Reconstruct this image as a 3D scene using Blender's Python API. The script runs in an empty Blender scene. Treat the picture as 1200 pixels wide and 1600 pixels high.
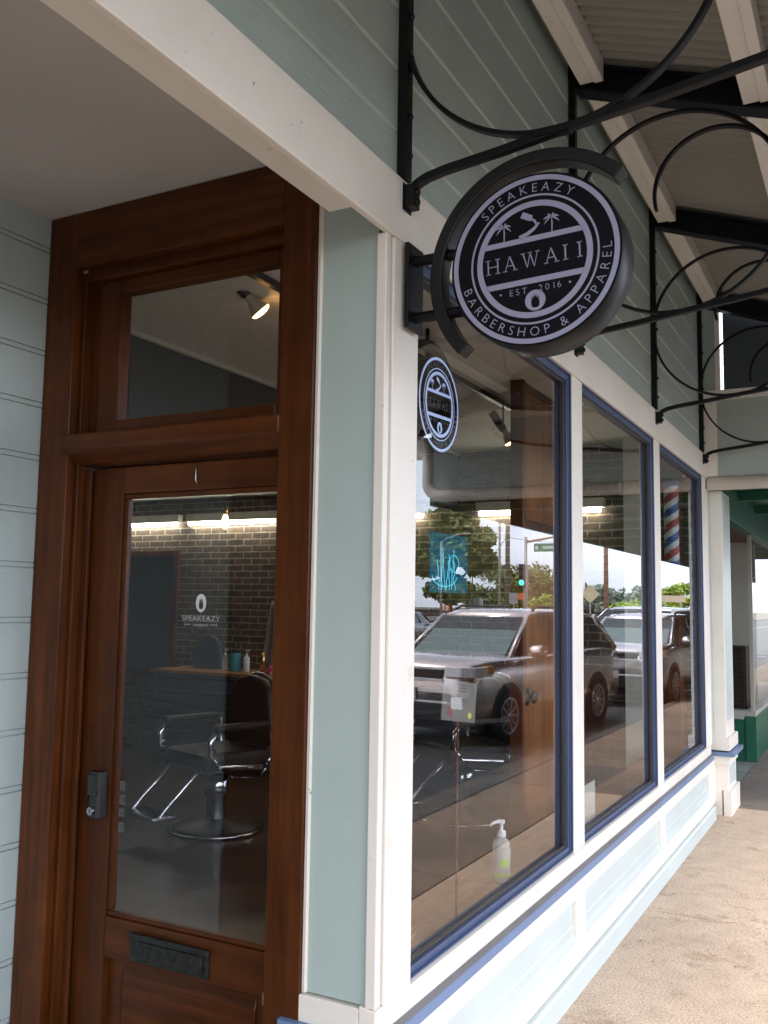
import bpy, bmesh, math, random
from mathutils import Vector, Matrix
random.seed(7)
R = math.radians
PI = math.pi
sc = bpy.context.scene
COL = sc.collection

# ------------------------------------------------------------------ materials
def srgb(r, g, b):
    f = lambda c: (c / 255 / 12.92) if c / 255 <= 0.04045 else ((c / 255 + 0.055) / 1.055) ** 2.4
    return (f(r), f(g), f(b))

class NT:
    def __init__(s, name):
        s.m = bpy.data.materials.new(name); s.m.use_nodes = True
        s.t = s.m.node_tree; s.n = s.t.nodes; s.l = s.t.links
        s.n.clear()
        s.out = s.n.new('ShaderNodeOutputMaterial')
    def node(s, typ, **kw):
        n = s.n.new(typ)
        for k, v in kw.items():
            if k in n.inputs: n.inputs[k].default_value = v
            else: setattr(n, k, v)
        return n
    def link(s, a, b): s.l.new(a, b)

def principled(t, color, rough=.5, metal=0, coat=0, spec=.5):
    p = t.node('ShaderNodeBsdfPrincipled')
    p.inputs['Base Color'].default_value = (*color, 1)
    p.inputs['Roughness'].default_value = rough
    p.inputs['Metallic'].default_value = metal
    p.inputs['Coat Weight'].default_value = coat
    p.inputs['Coat Roughness'].default_value = .12
    p.inputs['Specular IOR Level'].default_value = spec
    t.link(p.outputs[0], t.out.inputs[0])
    return p

def coords(t, scale=(1, 1, 1), rot=(0, 0, 0)):
    c = t.node('ShaderNodeTexCoord'); m = t.node('ShaderNodeMapping')
    m.inputs['Scale'].default_value = scale; m.inputs['Rotation'].default_value = rot
    t.link(c.outputs['Object'], m.inputs[0])
    return m.outputs[0]

def ramp(t, fac, stops):
    r = t.node('ShaderNodeValToRGB')
    el = r.color_ramp.elements
    el[0].position, el[0].color = stops[0][0], (*stops[0][1], 1)
    el[1].position, el[1].color = stops[-1][0], (*stops[-1][1], 1)
    for p, c in stops[1:-1]:
        e = el.new(p); e.color = (*c, 1)
    t.link(fac, r.inputs[0])
    return r.outputs[0]

def noise(t, vec, scale, detail=4, rough=.55):
    n = t.node('ShaderNodeTexNoise'); n.inputs['Scale'].default_value = scale
    n.inputs['Detail'].default_value = detail; n.inputs['Roughness'].default_value = rough
    t.link(vec, n.inputs['Vector'])
    return n.outputs['Fac']

def bump(t, p, h, strength=.2, dist=.01):
    b = t.node('ShaderNodeBump'); b.inputs['Strength'].default_value = strength; b.inputs['Distance'].default_value = dist
    t.link(h, b.inputs['Height']); t.link(b.outputs[0], p.inputs['Normal'])

def mul(c, k): return tuple(min(1, x * k) for x in c)

def paint(name, c, rough=.42, stretch=(1, 1, 1), var=.06, grain=60, bumps=.12, dirt=0.0, dirtc=(.18, .15, .11), coat=0):
    """painted surface: soft tone drift, brush or wood grain, a few scuffs"""
    t = NT(name); p = principled(t, c, rough, coat=coat)
    v = coords(t); vs = coords(t, stretch)
    a = noise(t, v, 2.3, 5)
    col = ramp(t, a, [(.3, mul(c, 1 - var)), (.7, mul(c, 1 + var))])
    if dirt:
        d = noise(t, v, 9, 8, .7)
        f = ramp(t, d, [(.60, (0, 0, 0)), (.78, (dirt,) * 3)])
        mx = t.node('ShaderNodeMix', data_type='RGBA')
        t.link(f, mx.inputs[0]); t.link(col, mx.inputs[6]); mx.inputs[7].default_value = (*dirtc, 1)
        col = mx.outputs[2]
    if dirt:
        ch = noise(t, v, 31, 2, .5)
        f2 = ramp(t, ch, [(.752, (0, 0, 0)), (.78, (min(1, dirt * 2.2),) * 3)])
        m2 = t.node('ShaderNodeMix', data_type='RGBA'); t.link(f2, m2.inputs[0]); t.link(col, m2.inputs[6]); m2.inputs[7].default_value = (*mul(dirtc, .6), 1)
        col = m2.outputs[2]
    t.link(col, p.inputs['Base Color'])
    g = noise(t, vs, grain, 4)
    bump(t, p, g, bumps, .004)
    rr = t.node('ShaderNodeMapRange'); rr.inputs['To Min'].default_value = max(.05, rough - .08); rr.inputs['To Max'].default_value = rough + .12
    t.link(a, rr.inputs[0]); t.link(rr.outputs[0], p.inputs['Roughness'])
    return t.m

def wood(name, dark, light, scale, rough=.40, coat=.12, k=1.0):
    t = NT(name); p = principled(t, light, rough, coat=coat, spec=.2)
    geo = t.node('ShaderNodeNewGeometry')
    sh = t.node('ShaderNodeVectorMath', operation='SCALE'); sh.inputs[0].default_value = (37, 53, 71); t.link(geo.outputs['Random Per Island'], sh.inputs['Scale'])
    def board(vec):
        a_ = t.node('ShaderNodeVectorMath', operation='ADD'); t.link(vec, a_.inputs[0]); t.link(sh.outputs[0], a_.inputs[1]); return a_.outputs[0]
    v = board(coords(t, scale))
    w = noise(t, v, 1.0, 6, .6)
    v2 = board(coords(t, tuple(s * 5 for s in scale)))
    w2 = noise(t, v2, 1.0, 3, .5)
    add = t.node('ShaderNodeMath', operation='MULTIPLY_ADD'); add.inputs[1].default_value = .35
    t.link(w2, add.inputs[0]); t.link(w, add.inputs[2])
    col = ramp(t, add.outputs[0], [(.42, dark), (.62, tuple((a + b) / 2 for a, b in zip(dark, light))), (.86, light)])
    tone = t.node('ShaderNodeMapRange'); tone.inputs['To Min'].default_value = .72; tone.inputs['To Max'].default_value = 1.18
    t.link(geo.outputs['Random Per Island'], tone.inputs[0])
    blot = noise(t, coords(t, (1, 1, 1)), 3.5, 5, .65)
    bl = t.node('ShaderNodeMapRange'); bl.inputs['From Min'].default_value = .3; bl.inputs['From Max'].default_value = .7; bl.inputs['To Min'].default_value = .72; bl.inputs['To Max'].default_value = 1.2
    t.link(blot, bl.inputs[0])
    tm = t.node('ShaderNodeMath', operation='MULTIPLY'); t.link(tone.outputs[0], tm.inputs[0]); t.link(bl.outputs[0], tm.inputs[1])
    sc2 = t.node('ShaderNodeVectorMath', operation='SCALE'); t.link(col, sc2.inputs[0]); t.link(tm.outputs[0], sc2.inputs['Scale'])
    t.link(sc2.outputs[0], p.inputs['Base Color'])
    bump(t, p, w2, .08, .002)
    return t.m

def plain(name, c, rough=.5, metal=0, coat=0, var=.08, sc_=20, bumps=0.05, spec=.5):
    t = NT(name); p = principled(t, c, rough, metal, coat, spec)
    v = coords(t); n = noise(t, v, sc_, 4)
    t.link(ramp(t, n, [(.3, mul(c, 1 - var)), (.7, mul(c, 1 + var))]), p.inputs['Base Color'])
    if bumps: bump(t, p, n, bumps, .003)
    return t.m

def emis(name, c, s, base=None):
    t = NT(name); p = principled(t, base or c, .4)
    p.inputs['Emission Color'].default_value = (*c, 1); p.inputs['Emission Strength'].default_value = s
    return t.m

def glass(name, ior=1.75, tint=(1, 1, 1), bumpy=True):
    """flat pane: Fresnel mirror reflection over clear transmission, once per pane (on the entering face)"""
    t = NT(name)
    fr = t.node('ShaderNodeFresnel'); fr.inputs['IOR'].default_value = ior
    geo = t.node('ShaderNodeNewGeometry')
    inv = t.node('ShaderNodeMath', operation='SUBTRACT'); inv.inputs[0].default_value = 1
    t.link(geo.outputs['Backfacing'], inv.inputs[1])
    m = t.node('ShaderNodeMath', operation='MULTIPLY')
    t.link(fr.outputs[0], m.inputs[0]); t.link(inv.outputs[0], m.inputs[1])
    tr = t.node('ShaderNodeBsdfTransparent'); tr.inputs[0].default_value = (*tint, 1)
    gl = t.node('ShaderNodeBsdfGlossy'); gl.inputs['Roughness'].default_value = 0.0
    gl.inputs['Color'].default_value = (.96, .97, .98, 1)
    mx = t.node('ShaderNodeMixShader')
    t.link(m.outputs[0], mx.inputs[0]); t.link(tr.outputs[0], mx.inputs[1]); t.link(gl.outputs[0], mx.inputs[2])
    t.link(mx.outputs[0], t.out.inputs[0])
    return t.m

def brick(name, c1, c2, mortar, axis='x'):
    t = NT(name); p = principled(t, c1, .85)
    c = t.node('ShaderNodeTexCoord'); s = t.node('ShaderNodeSeparateXYZ'); cb = t.node('ShaderNodeCombineXYZ')
    t.link(c.outputs['Object'], s.inputs[0])
    t.link(s.outputs['Y' if axis == 'x' else 'X'], cb.inputs[0]); t.link(s.outputs['Z'], cb.inputs[1])
    wob = t.node('ShaderNodeTexNoise'); wob.inputs['Scale'].default_value = 18
    t.link(cb.outputs[0], wob.inputs['Vector'])
    ad = t.node('ShaderNodeVectorMath', operation='MULTIPLY_ADD'); ad.inputs[1].default_value = (.012, .012, 0)
    t.link(wob.outputs['Color'], ad.inputs[0]); t.link(cb.outputs[0], ad.inputs[2])
    b = t.node('ShaderNodeTexBrick')
    b.inputs['Scale'].default_value = 1; b.inputs['Brick Width'].default_value = .205; b.inputs['Row Height'].default_value = .064
    b.inputs['Mortar Size'].default_value = .006; b.inputs['Mortar Smooth'].default_value = .2
    b.inputs['Color1'].default_value = (*c1, 1); b.inputs['Color2'].default_value = (*c2, 1); b.inputs['Mortar'].default_value = (*mortar, 1)
    t.link(ad.outputs[0], b.inputs['Vector'])
    n = noise(t, cb.outputs[0], 14, 6, .7)
    mx = t.node('ShaderNodeMix', data_type='RGBA', blend_type='MULTIPLY'); mx.inputs[0].default_value = 1
    t.link(b.outputs['Color'], mx.inputs[6]); t.link(ramp(t, n, [(.3, (.55, .55, .55)), (.7, (1.25, 1.2, 1.15))]), mx.inputs[7])
    t.link(mx.outputs[2], p.inputs['Base Color'])
    inv = t.node('ShaderNodeMath', operation='SUBTRACT'); inv.inputs[0].default_value = 1; t.link(b.outputs['Fac'], inv.inputs[1])
    bump(t, p, inv.outputs[0], .8, .01)
    return t.m

def concrete(name, c1, c2, speck, joints=True):
    t = NT(name); p = principled(t, c1, .82)
    v = coords(t)
    big = noise(t, v, .9, 6, .6); mid = noise(t, v, 7, 6, .65); fine = noise(t, v, 95, 4, .75)
    col = ramp(t, big, [(.34, c2), (.6, c1)])
    m1 = t.node('ShaderNodeMix', data_type='RGBA', blend_type='MULTIPLY'); m1.inputs[0].default_value = 1
    t.link(col, m1.inputs[6]); t.link(ramp(t, mid, [(.3, (.84, .83, .82)), (.65, (1.07, 1.07, 1.07))]), m1.inputs[7])
    m2 = t.node('ShaderNodeMix', data_type='RGBA', blend_type='MULTIPLY'); m2.inputs[0].default_value = 1
    t.link(m1.outputs[2], m2.inputs[6]); t.link(ramp(t, fine, [(.36, (speck,) * 3), (.56, (1.06, 1.06, 1.06))]), m2.inputs[7])
    st = noise(t, v, 3.1, 7, .72)
    m3 = t.node('ShaderNodeMix', data_type='RGBA', blend_type='MULTIPLY'); m3.inputs[0].default_value = 1
    t.link(m2.outputs[2], m3.inputs[6]); t.link(ramp(t, st, [(.36, (.76, .73, .68)), (.45, (1, 1, 1)), (.62, (1, 1, 1)), (.72, (1.12, 1.10, 1.08))]), m3.inputs[7])
    sp = noise(t, v, 24, 2, .4)
    m4 = t.node('ShaderNodeMix', data_type='RGBA', blend_type='MULTIPLY'); m4.inputs[0].default_value = 1
    t.link(m3.outputs[2], m4.inputs[6]); t.link(ramp(t, sp, [(.235, (.25, .23, .20)), (.26, (1, 1, 1))]), m4.inputs[7])
    cr = t.node('ShaderNodeTexNoise'); cr.inputs['Scale'].default_value = .75; cr.inputs['Detail'].default_value = 9; cr.inputs['Roughness'].default_value = .55; t.link(v, cr.inputs['Vector'])
    m5 = t.node('ShaderNodeMix', data_type='RGBA', blend_type='MULTIPLY'); m5.inputs[0].default_value = 1
    t.link(m4.outputs[2], m5.inputs[6]); t.link(ramp(t, cr.outputs['Fac'], [(.4460, (1, 1, 1)), (.4485, (.45, .42, .38)), (.4510, (1, 1, 1))]), m5.inputs[7])
    t.link(m5.outputs[2], p.inputs['Base Color'])
    bump(t, p, fine, .25, .004)
    return t.m

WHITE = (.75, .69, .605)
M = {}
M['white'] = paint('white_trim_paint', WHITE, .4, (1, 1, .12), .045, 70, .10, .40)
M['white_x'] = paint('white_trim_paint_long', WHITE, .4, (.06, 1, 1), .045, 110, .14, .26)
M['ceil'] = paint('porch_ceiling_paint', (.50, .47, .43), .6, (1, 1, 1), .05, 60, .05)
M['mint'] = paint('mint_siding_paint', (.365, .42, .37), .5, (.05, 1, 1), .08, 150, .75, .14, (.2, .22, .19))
M['groove_light'] = paint('groove_highlight_paint', (.47, .515, .45), .5)  # paler tone standing for light caught along the siding grooves
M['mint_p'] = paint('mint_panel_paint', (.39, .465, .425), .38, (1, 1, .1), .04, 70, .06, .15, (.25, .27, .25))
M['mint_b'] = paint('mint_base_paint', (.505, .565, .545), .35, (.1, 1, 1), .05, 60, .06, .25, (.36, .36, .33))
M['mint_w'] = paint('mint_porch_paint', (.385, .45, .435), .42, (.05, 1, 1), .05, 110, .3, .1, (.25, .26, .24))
M['blue'] = paint('blue_frame_paint', (.045, .07, .145), .35, (1, 1, 1), .08, 50, .05, .1)
M['blue_l'] = paint('blue_ledge_paint', (.13, .195, .33), .38, (.1, 1, 1), .08, 50, .08, .2, (.25, .23, .22))
M['ledge_top'] = paint('weathered_ledge_top', (.17, .16, .16), .6, (.1, 1, 1), .15, 60, .2, .5, (.10, .09, .08))
M['bronze'] = plain('dark_bronze_bead', (.035, .026, .022), .4)
DK, LT = (.034, .0084, .0016), (.105, .029, .0052)
M['wood_z'] = wood('mahogany_upright', DK, LT, (26, 26, 1.3))
M['wood_y'] = wood('mahogany_across', DK, LT, (26, 1.3, 26))
M['wood_in'] = wood('interior_stained_wood', (.16, .050, .012), (.38, .145, .035), (18, 18, 1.2), .35, .2)
M['wood_col'] = wood('interior_stained_post', (.06, .016, .006), (.15, .045, .013), (18, 18, 1.2), .35, .2)
M['cupboard'] = wood('dark_cupboard_wood', (.010, .006, .0045), (.030, .017, .012), (18, 18, 1.2), .4, .1)
M['shelf'] = wood('display_shelf_wood', (.22, .085, .026), (.42, .19, .065), (1.4, 20, 20), .4, .2)
M['iron'] = plain('black_wrought_iron', (.004, .0036, .004), .45, .0, .0, .3, 40, .2, .22)
M['steel'] = plain('dark_navy_steel', (.006, .0065, .011), .5, 0, 0, .2, 20, .08, .25)
M['signblk'] = plain('black_sign_vinyl', (.0035, .003, .005), .5, 0, 0, .1, 20, 0, .12)
M['signrim'] = plain('black_sign_rim', (.008, .0072, .0065), .42, 0, 0, .2, 12, .05, .3)
M['signwht'] = plain('grey_white_sign_vinyl', (.29, .285, .385), .5, 0, 0, .03, 12, 0)
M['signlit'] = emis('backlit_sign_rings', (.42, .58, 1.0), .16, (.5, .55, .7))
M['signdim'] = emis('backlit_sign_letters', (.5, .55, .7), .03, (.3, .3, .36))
M['roof'] = paint('painted_corrugated_steel', (.30, .285, .25), .5, (1, .05, 1), .08, 30, .05, .1)
M['pane'] = glass('window_glass', 2.0)
M['pane_door'] = glass('door_glass', 1.55)
M['brick'] = brick('painted_grey_brick', (.125, .088, .064), (.062, .050, .043), (.32, .275, .20))
M['intwall'] = plain('interior_dark_grey_paint', (.055, .058, .058), .7)
M['intlight'] = plain('interior_pale_paint', (.55, .55, .47), .7)
M['intceil'] = plain('interior_ceiling_paint', (.66, .65, .56), .8)
M['intfloor'] = wood('interior_floor_boards', (.028, .011, .0045), (.090, .037, .014), (9, 1, 9), .32, .15)
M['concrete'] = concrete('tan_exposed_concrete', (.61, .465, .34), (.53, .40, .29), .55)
M['concrete3'] = concrete('brown_shaded_wet_concrete', (.36, .255, .175), (.25, .18, .125), .65)  # shade and wet of the outer slab row put into a darker brown
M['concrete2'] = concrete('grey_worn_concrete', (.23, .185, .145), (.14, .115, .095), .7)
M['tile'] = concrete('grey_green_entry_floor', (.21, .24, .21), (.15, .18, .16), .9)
M['asphalt'] = concrete('dark_asphalt', (.055, .053, .05), (.038, .037, .036), .7)
M['earth'] = concrete('dry_ground', (.17, .14, .09), (.11, .10, .06), .8)
M['kerb'] = concrete('kerb_concrete', (.15, .125, .10), (.08, .07, .06), .7)
M['line'] = paint('road_marking_paint', (.62, .61, .57), .6, (1, 1, 1), .1, 40, .1, .6, (.08, .08, .08))
M['green'] = paint('green_shop_paint', (.005, .095, .050), .4, (1, 1, 1), .15, 40, .1, .2, (.06, .12, .08))
M['green_d'] = paint('green_awning_paint', (.005, .085, .050), .5, (1, 1, 1), .25, 70, .5)
M['cream'] = paint('cream_wall_paint', (.36, .35, .295), .6)
M['brown'] = plain('brown_soffit', (.10, .045, .03), .8)
M['black'] = plain('black_plastic', (.012, .012, .013), .35)
M['keypad'] = plain('black_lock_housing', (.010, .010, .011), .35, 0, .2)
M['rubber'] = plain('tyre_rubber', (.016, .016, .016), .8)
M['darkchrome'] = plain('bright_chair_chrome', (.62, .62, .64), .07, 1, 0, .1, 35, .9)
M['chrome'] = plain('chrome', (.78, .78, .80), .12, 1, 0, .03, 10, 0)
M['alloy'] = plain('alloy_wheel', (.45, .45, .46), .28, 1, 0, .05, 10, 0)
M['oldmetal'] = plain('tarnished_mail_flap', (.035, .034, .032), .42, .6, 0, .5, 60, .4)
M['leather'] = plain('brown_leather', (.014, .007, .005), .45, 0, .0, .2, 60, .2, .25)
M['cabinet'] = plain('blue_grey_cabinet', (.050, .062, .072), .45)
M['brass'] = plain('brass', (.65, .42, .16), .25, 1, 0, .1, 30, 0)
M['paper'] = plain('white_paper', (.33, .33, .30), .8, 0, 0, .03)
M['sticker'] = plain('faded_sticker', (.10, .10, .10), .7, 0, 0, .03)
M['placard'] = plain('grey_white_card', (.13, .126, .112), .8, 0, 0, .03)
M['ink'] = plain('dark_ink', (.04, .035, .035), .8)
M['red'] = plain('red_print', (.42, .03, .03), .5)
M['yellow'] = plain('yellow_print', (.55, .48, .04), .6)
M['bluep'] = plain('blue_print', (.03, .10, .34), .4)
M['decal'] = plain('white_window_decal', (.62, .63, .62), .7, 0, 0, .02, 10, 0)
M['lime'] = plain('lime_label', (.30, .52, .05), .5)
M['teal'] = plain('teal_liquid', (.05, .25, .30), .25)
M['pink'] = plain('pink_handle', (.55, .06, .16), .5)
M['grey'] = plain('grey_cloth', (.22, .20, .20), .8)
M['tube'] = emis('lit_fluorescent_tube', (1.0, .97, .84), 6.5)
M['lamp'] = emis('lit_reflector_bulb', (1.0, .52, .16), 5)
M['filament'] = emis('lit_filament_bulb', (1.0, .55, .2), 2.2)
M['siggreen'] = emis('lit_green_signal', (.05, 1.0, .55), 2.5)
M['neon'] = emis('lit_cyan_lines', (.10, .75, 1.0), .16, (.05, .3, .4))
M['orange'] = plain('orange_plastic', (.75, .16, .03), .5)
M['signgreen'] = plain('green_road_sign', (.01, .26, .12), .5)
M['signtext'] = plain('white_sign_letters', (.75, .78, .75), .5)
M['galv'] = plain('galvanised_pole', (.42, .41, .38), .5, .2)
M['polewood'] = wood('utility_pole_wood', (.16, .11, .08), (.32, .235, .18), (8, 8, .6), .8, 0)
M['bark'] = wood('tree_bark', (.05, .038, .028), (.14, .11, .08), (6, 6, 1), .9, 0)
M['boxgrey'] = plain('grey_utility_box', (.40, .40, .38), .6)
M['whitewall'] = paint('white_upper_wall', (.78, .77, .74), .6)
M['plate'] = plain('licence_plate_white', (.60, .58, .57), .4)
M['hlamp'] = plain('headlight_lens', (.85, .84, .80), .18, .0, .8, .3, 14, .3)
M['amber'] = plain('amber_lens', (.65, .25, .04), .15)

def leafmat(name, a, b):
    t = NT(name); p = principled(t, a, .55)
    g = t.node('ShaderNodeNewGeometry')
    t.link(ramp(t, g.outputs['Random Per Island'], [(0, a), (1, b)]), p.inputs['Base Color'])
    return t.m
M['leaf_d'] = leafmat('dark_olive_leaves', (.060, .095, .018), (.29, .31, .06))
M['leaf_m'] = leafmat('mid_green_leaves', (.07, .12, .02), (.24, .28, .06))
M['leaf_y'] = leafmat('yellow_green_leaves', (.14, .24, .012), (.40, .50, .05))
M['leaf_g'] = leafmat('grey_green_leaves', (.10, .14, .09), (.20, .24, .16))

def carpaint(name, c, metal=.85):
    t = NT(name); p = principled(t, c, .26, metal, .9)
    p.inputs['Coat Roughness'].default_value = .05
    v = coords(t); n = noise(t, v, 400, 2)
    t.link(ramp(t, n, [(.3, mul(c, .85)), (.7, mul(c, 1.15))]), p.inputs['Base Color'])
    return t.m
M['car_taupe'] = carpaint('taupe_metallic_paint', (.60, .50, .455))
M['car_pearl'] = carpaint('pale_pearl_paint', (.55, .50, .49))
M['car_silver'] = carpaint('silver_metallic_paint', (.56, .55, .55))
M['car_dark'] = carpaint('dark_grey_metallic_paint', (.075, .075, .08))
def carglass():
    t = NT('tinted_car_glass'); p = principled(t, (.02, .028, .026), .05, 0, 0, .5)
    return t.m
M['carglass'] = carglass()
def windshield():
    t = NT('windscreen_glass'); p = principled(t, (.10, .145, .125), .03, 0, 0, .9)
    return t.m
M['screen'] = windshield()
M['silver'] = plain('bright_silver_trim', (.70, .70, .69), .25, .3, .3, .05, 10, 0)

def clearplastic():
    t = NT('clear_gel_bottle'); p = principled(t, (.80, .82, .78), .08)
    p.inputs['Alpha'].default_value = .32
    return t.m
M['clear'] = clearplastic()
def acrylic():
    t = NT('blue_acrylic'); 
    a = t.node('ShaderNodeBsdfTransparent'); a.inputs[0].default_value = (.45, .72, .85, 1)
    b = principled(t, (.05, .30, .42), .1)
    b.inputs['Emission Color'].default_value = (.02, .30, .42, 1); b.inputs['Emission Strength'].default_value = .10
    mx = t.node('ShaderNodeMixShader'); mx.inputs[0].default_value = .14
    t.link(a.outputs[0], mx.inputs[1]); t.link(b.outputs[0], mx.inputs[2]); t.link(mx.outputs[0], t.out.inputs[0])
    return t.m
M['acrylic'] = acrylic()

# ------------------------------------------------------------------ mesh helper
class MB:
    """collects shapes and links them as ONE mesh object"""
    def __init__(s): s.v = []; s.f = []; s.mi = []; s.sm = []; s.mats = []; s.cur = 0
    def use(s, m):
        if m not in s.mats: s.mats.append(m)
        s.cur = s.mats.index(m); return s
    def add(s, vs, fs, smooth=False, xf=None):
        o = len(s.v)
        s.v += [tuple(xf @ Vector(v)) if xf else tuple(v) for v in vs]
        for f in fs:
            s.f.append([i + o for i in f]); s.mi.append(s.cur); s.sm.append(smooth)
        return s
    def box(s, x0, x1, y0, y1, z0, z1, xf=None):
        vs = [(x, y, z) for x in (x0, x1) for y in (y0, y1) for z in (z0, z1)]
        fs = [(0, 1, 3, 2), (4, 6, 7, 5), (0, 4, 5, 1), (2, 3, 7, 6), (0, 2, 6, 4), (1, 5, 7, 3)]
        return s.add(vs, fs, False, xf)
    def prism(s, pts, a0, a1, axis='x', smooth=False, xf=None):
        """extrude a 2-D outline along an axis; pts are (y,z) for x, (x,z) for y, (x,y) for z"""
        n = len(pts); vs = []
        for a in (a0, a1):
            for p, q in pts:
                vs.append({'x': (a, p, q), 'y': (p, a, q), 'z': (p, q, a)}[axis])
        fs = [tuple(range(n)), tuple(range(2 * n - 1, n - 1, -1))]
        s.add(vs, fs, False, xf)
        o = len(s.v) - 2 * n
        for i in range(n):
            j = (i + 1) % n
            s.f.append([o + i, o + n + i, o + n + j, o + j]); s.mi.append(s.cur); s.sm.append(smooth)
        return s
    def lathe(s, prof, n=24, xf=None, smooth=True, cap=True):
        vs = []; fs = []
        for r, z in prof:
            for i in range(n):
                a = 2 * PI * i / n; vs.append((r * math.cos(a), r * math.sin(a), z))
        for k in range(len(prof) - 1):
            for i in range(n):
                j = (i + 1) % n
                fs.append((k * n + i, k * n + j, (k + 1) * n + j, (k + 1) * n + i))
        s.add(vs, fs, smooth, xf)
        if cap:
            s.add(vs[:n], [tuple(range(n - 1, -1, -1))], False, xf); s.add(vs[-n:], [tuple(range(n))], False, xf)
        return s
    def cyl(s, p, q, r, r2=None, n=12, smooth=True):
        p, q = Vector(p), Vector(q); d = q - p
        xf = Matrix.Translation(p) @ d.to_track_quat('Z', 'Y').to_matrix().to_4x4()
        return s.lathe([(r, 0), (r if r2 is None else r2, d.length)], n, xf, smooth)
    def tube(s, pts, r, n=8, smooth=True):
        """round tube through points"""
        P = [Vector(p) for p in pts]; rings = []; m = len(P)
        rs = r if isinstance(r, (list, tuple)) else [r] * m
        up = None
        for i in range(m):
            d = (P[min(i + 1, m - 1)] - P[max(i - 1, 0)]).normalized()
            if up is None:
                up = d.orthogonal().normalized()
            up = (up - d * up.dot(d)).normalized(); b = d.cross(up)
            rings.append([P[i] + (up * math.cos(2 * PI * k / n) + b * math.sin(2 * PI * k / n)) * rs[i] for k in range(n)])
        vs = [v for g in rings for v in g]; fs = []
        for i in range(m - 1):
            for k in range(n):
                j = (k + 1) % n; fs.append((i * n + k, i * n + j, (i + 1) * n + j, (i + 1) * n + k))
        fs.append(tuple(range(n - 1, -1, -1))); fs.append(tuple((m - 1) * n + k for k in range(n)))
        return s.add(vs, fs, smooth)
    def ribbon(s, pts, X, w, t, closed=False):
        """flat bar following (d,z) points in the plane x=X: w wide along x, t thick in the plane"""
        m = len(pts); ring = []
        for i in range(m):
            a = pts[(i - 1) % m] if closed or i else pts[0]; b = pts[(i + 1) % m] if closed or i < m - 1 else pts[-1]
            dx, dz = b[0] - a[0], b[1] - a[1]; L = math.hypot(dx, dz) or 1
            nx, nz = -dz / L * t / 2, dx / L * t / 2
            d, z = pts[i]
            ring.append([(X - w / 2, -(d + nx), z + nz), (X + w / 2, -(d + nx), z + nz), (X + w / 2, -(d - nx), z - nz), (X - w / 2, -(d - nx), z - nz)])
        vs = [v for g in ring for v in g]; fs = []
        for i in range(m if closed else m - 1):
            j = (i + 1) % m
            for k in range(4):
                l = (k + 1) % 4; fs.append((i * 4 + k, i * 4 + l, j * 4 + l, j * 4 + k))
        if not closed:
            fs += [(3, 2, 1, 0), tuple((m - 1) * 4 + k for k in range(4))]
        return s.add(vs, fs)
    def build(s, name, mat=None, parent=None, bevel=0, loc=None, fixn=True):
        me = bpy.data.meshes.new(name); me.from_pydata(s.v, [], s.f)
        ms = s.mats if s.mats else [mat]
        for m in ms: me.materials.append(m)
        me.polygons.foreach_set('material_index', s.mi); me.polygons.foreach_set('use_smooth', s.sm)
        if fixn:
            bm = bmesh.new(); bm.from_mesh(me); bmesh.ops.recalc_face_normals(bm, faces=bm.faces); bm.to_mesh(me); bm.free()
        me.update()
        o = bpy.data.objects.new(name, me); COL.objects.link(o)
        if parent: o.parent = parent
        if loc: o.location = loc
        if bevel:
            b = o.modifiers.new('bevel', 'BEVEL'); b.width = bevel; b.segments = 2; b.limit_method = 'ANGLE'
        return o

def box(name, m, x0, x1, y0, y1, z0, z1, parent=None, bevel=.003):
    return MB().box(x0, x1, y0, y1, z0, z1).build(name, m, parent, bevel)

def tag(o, label=None, cat=None, group=None, kind=None):
    if label: o['label'] = label
    if cat: o['category'] = cat
    if group: o['group'] = group
    if kind: o['kind'] = kind
    return o

def empty(name, loc=(0, 0, 0), rz=0):
    o = bpy.data.objects.new(name, None); COL.objects.link(o)
    o.location = loc; o.rotation_euler = (0, 0, rz); o.empty_display_size = .1
    return o

def dup(o, loc, rz=0, label=None, parent=None):
    c = o.copy(); COL.objects.link(c)
    if parent: c.parent = parent
    else: c.location = loc; c.rotation_euler = (0, 0, rz)
    if label: c['label'] = label
    for ch in list(o.children):
        dup(ch, None, 0, None, c)
    return c

_txt = {}
def text_mesh(s, size=1.0):
    """outline of a word as flat triangles in x,y (left end at x=0, base line y=0); returns verts, faces, width"""
    if s in _txt: v, f, w = _txt[s]
    else:
        cu = bpy.data.curves.new('lettering', 'FONT'); cu.body = s; cu.size = 1; cu.resolution_u = 3; cu.offset = -.012
        o = bpy.data.objects.new('lettering', cu); COL.objects.link(o)
        bpy.context.view_layer.update()
        me = o.evaluated_get(bpy.context.evaluated_depsgraph_get()).to_mesh()
        v = [tuple(x.co) for x in me.vertices]; f = [tuple(p.vertices) for p in me.polygons]
        w = max([x[0] for x in v] or [0])
        bpy.data.objects.remove(o); bpy.data.curves.remove(cu)
        _txt[s] = (v, f, w)
    return [(a * size, b * size, c * size) for a, b, c in v], f, w * size

# ------------------------------------------------------------------ ground, pavement, street
MB().box(-400, 900, -700, 500, -1, -.20).build('ground', M['earth'])['kind'] = 'structure'
MB().box(-60, 400, -17, -1.985, -.19, -.135).build('street', M['asphalt'])['kind'] = 'structure'
k = MB().use(M['concrete'])
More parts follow.
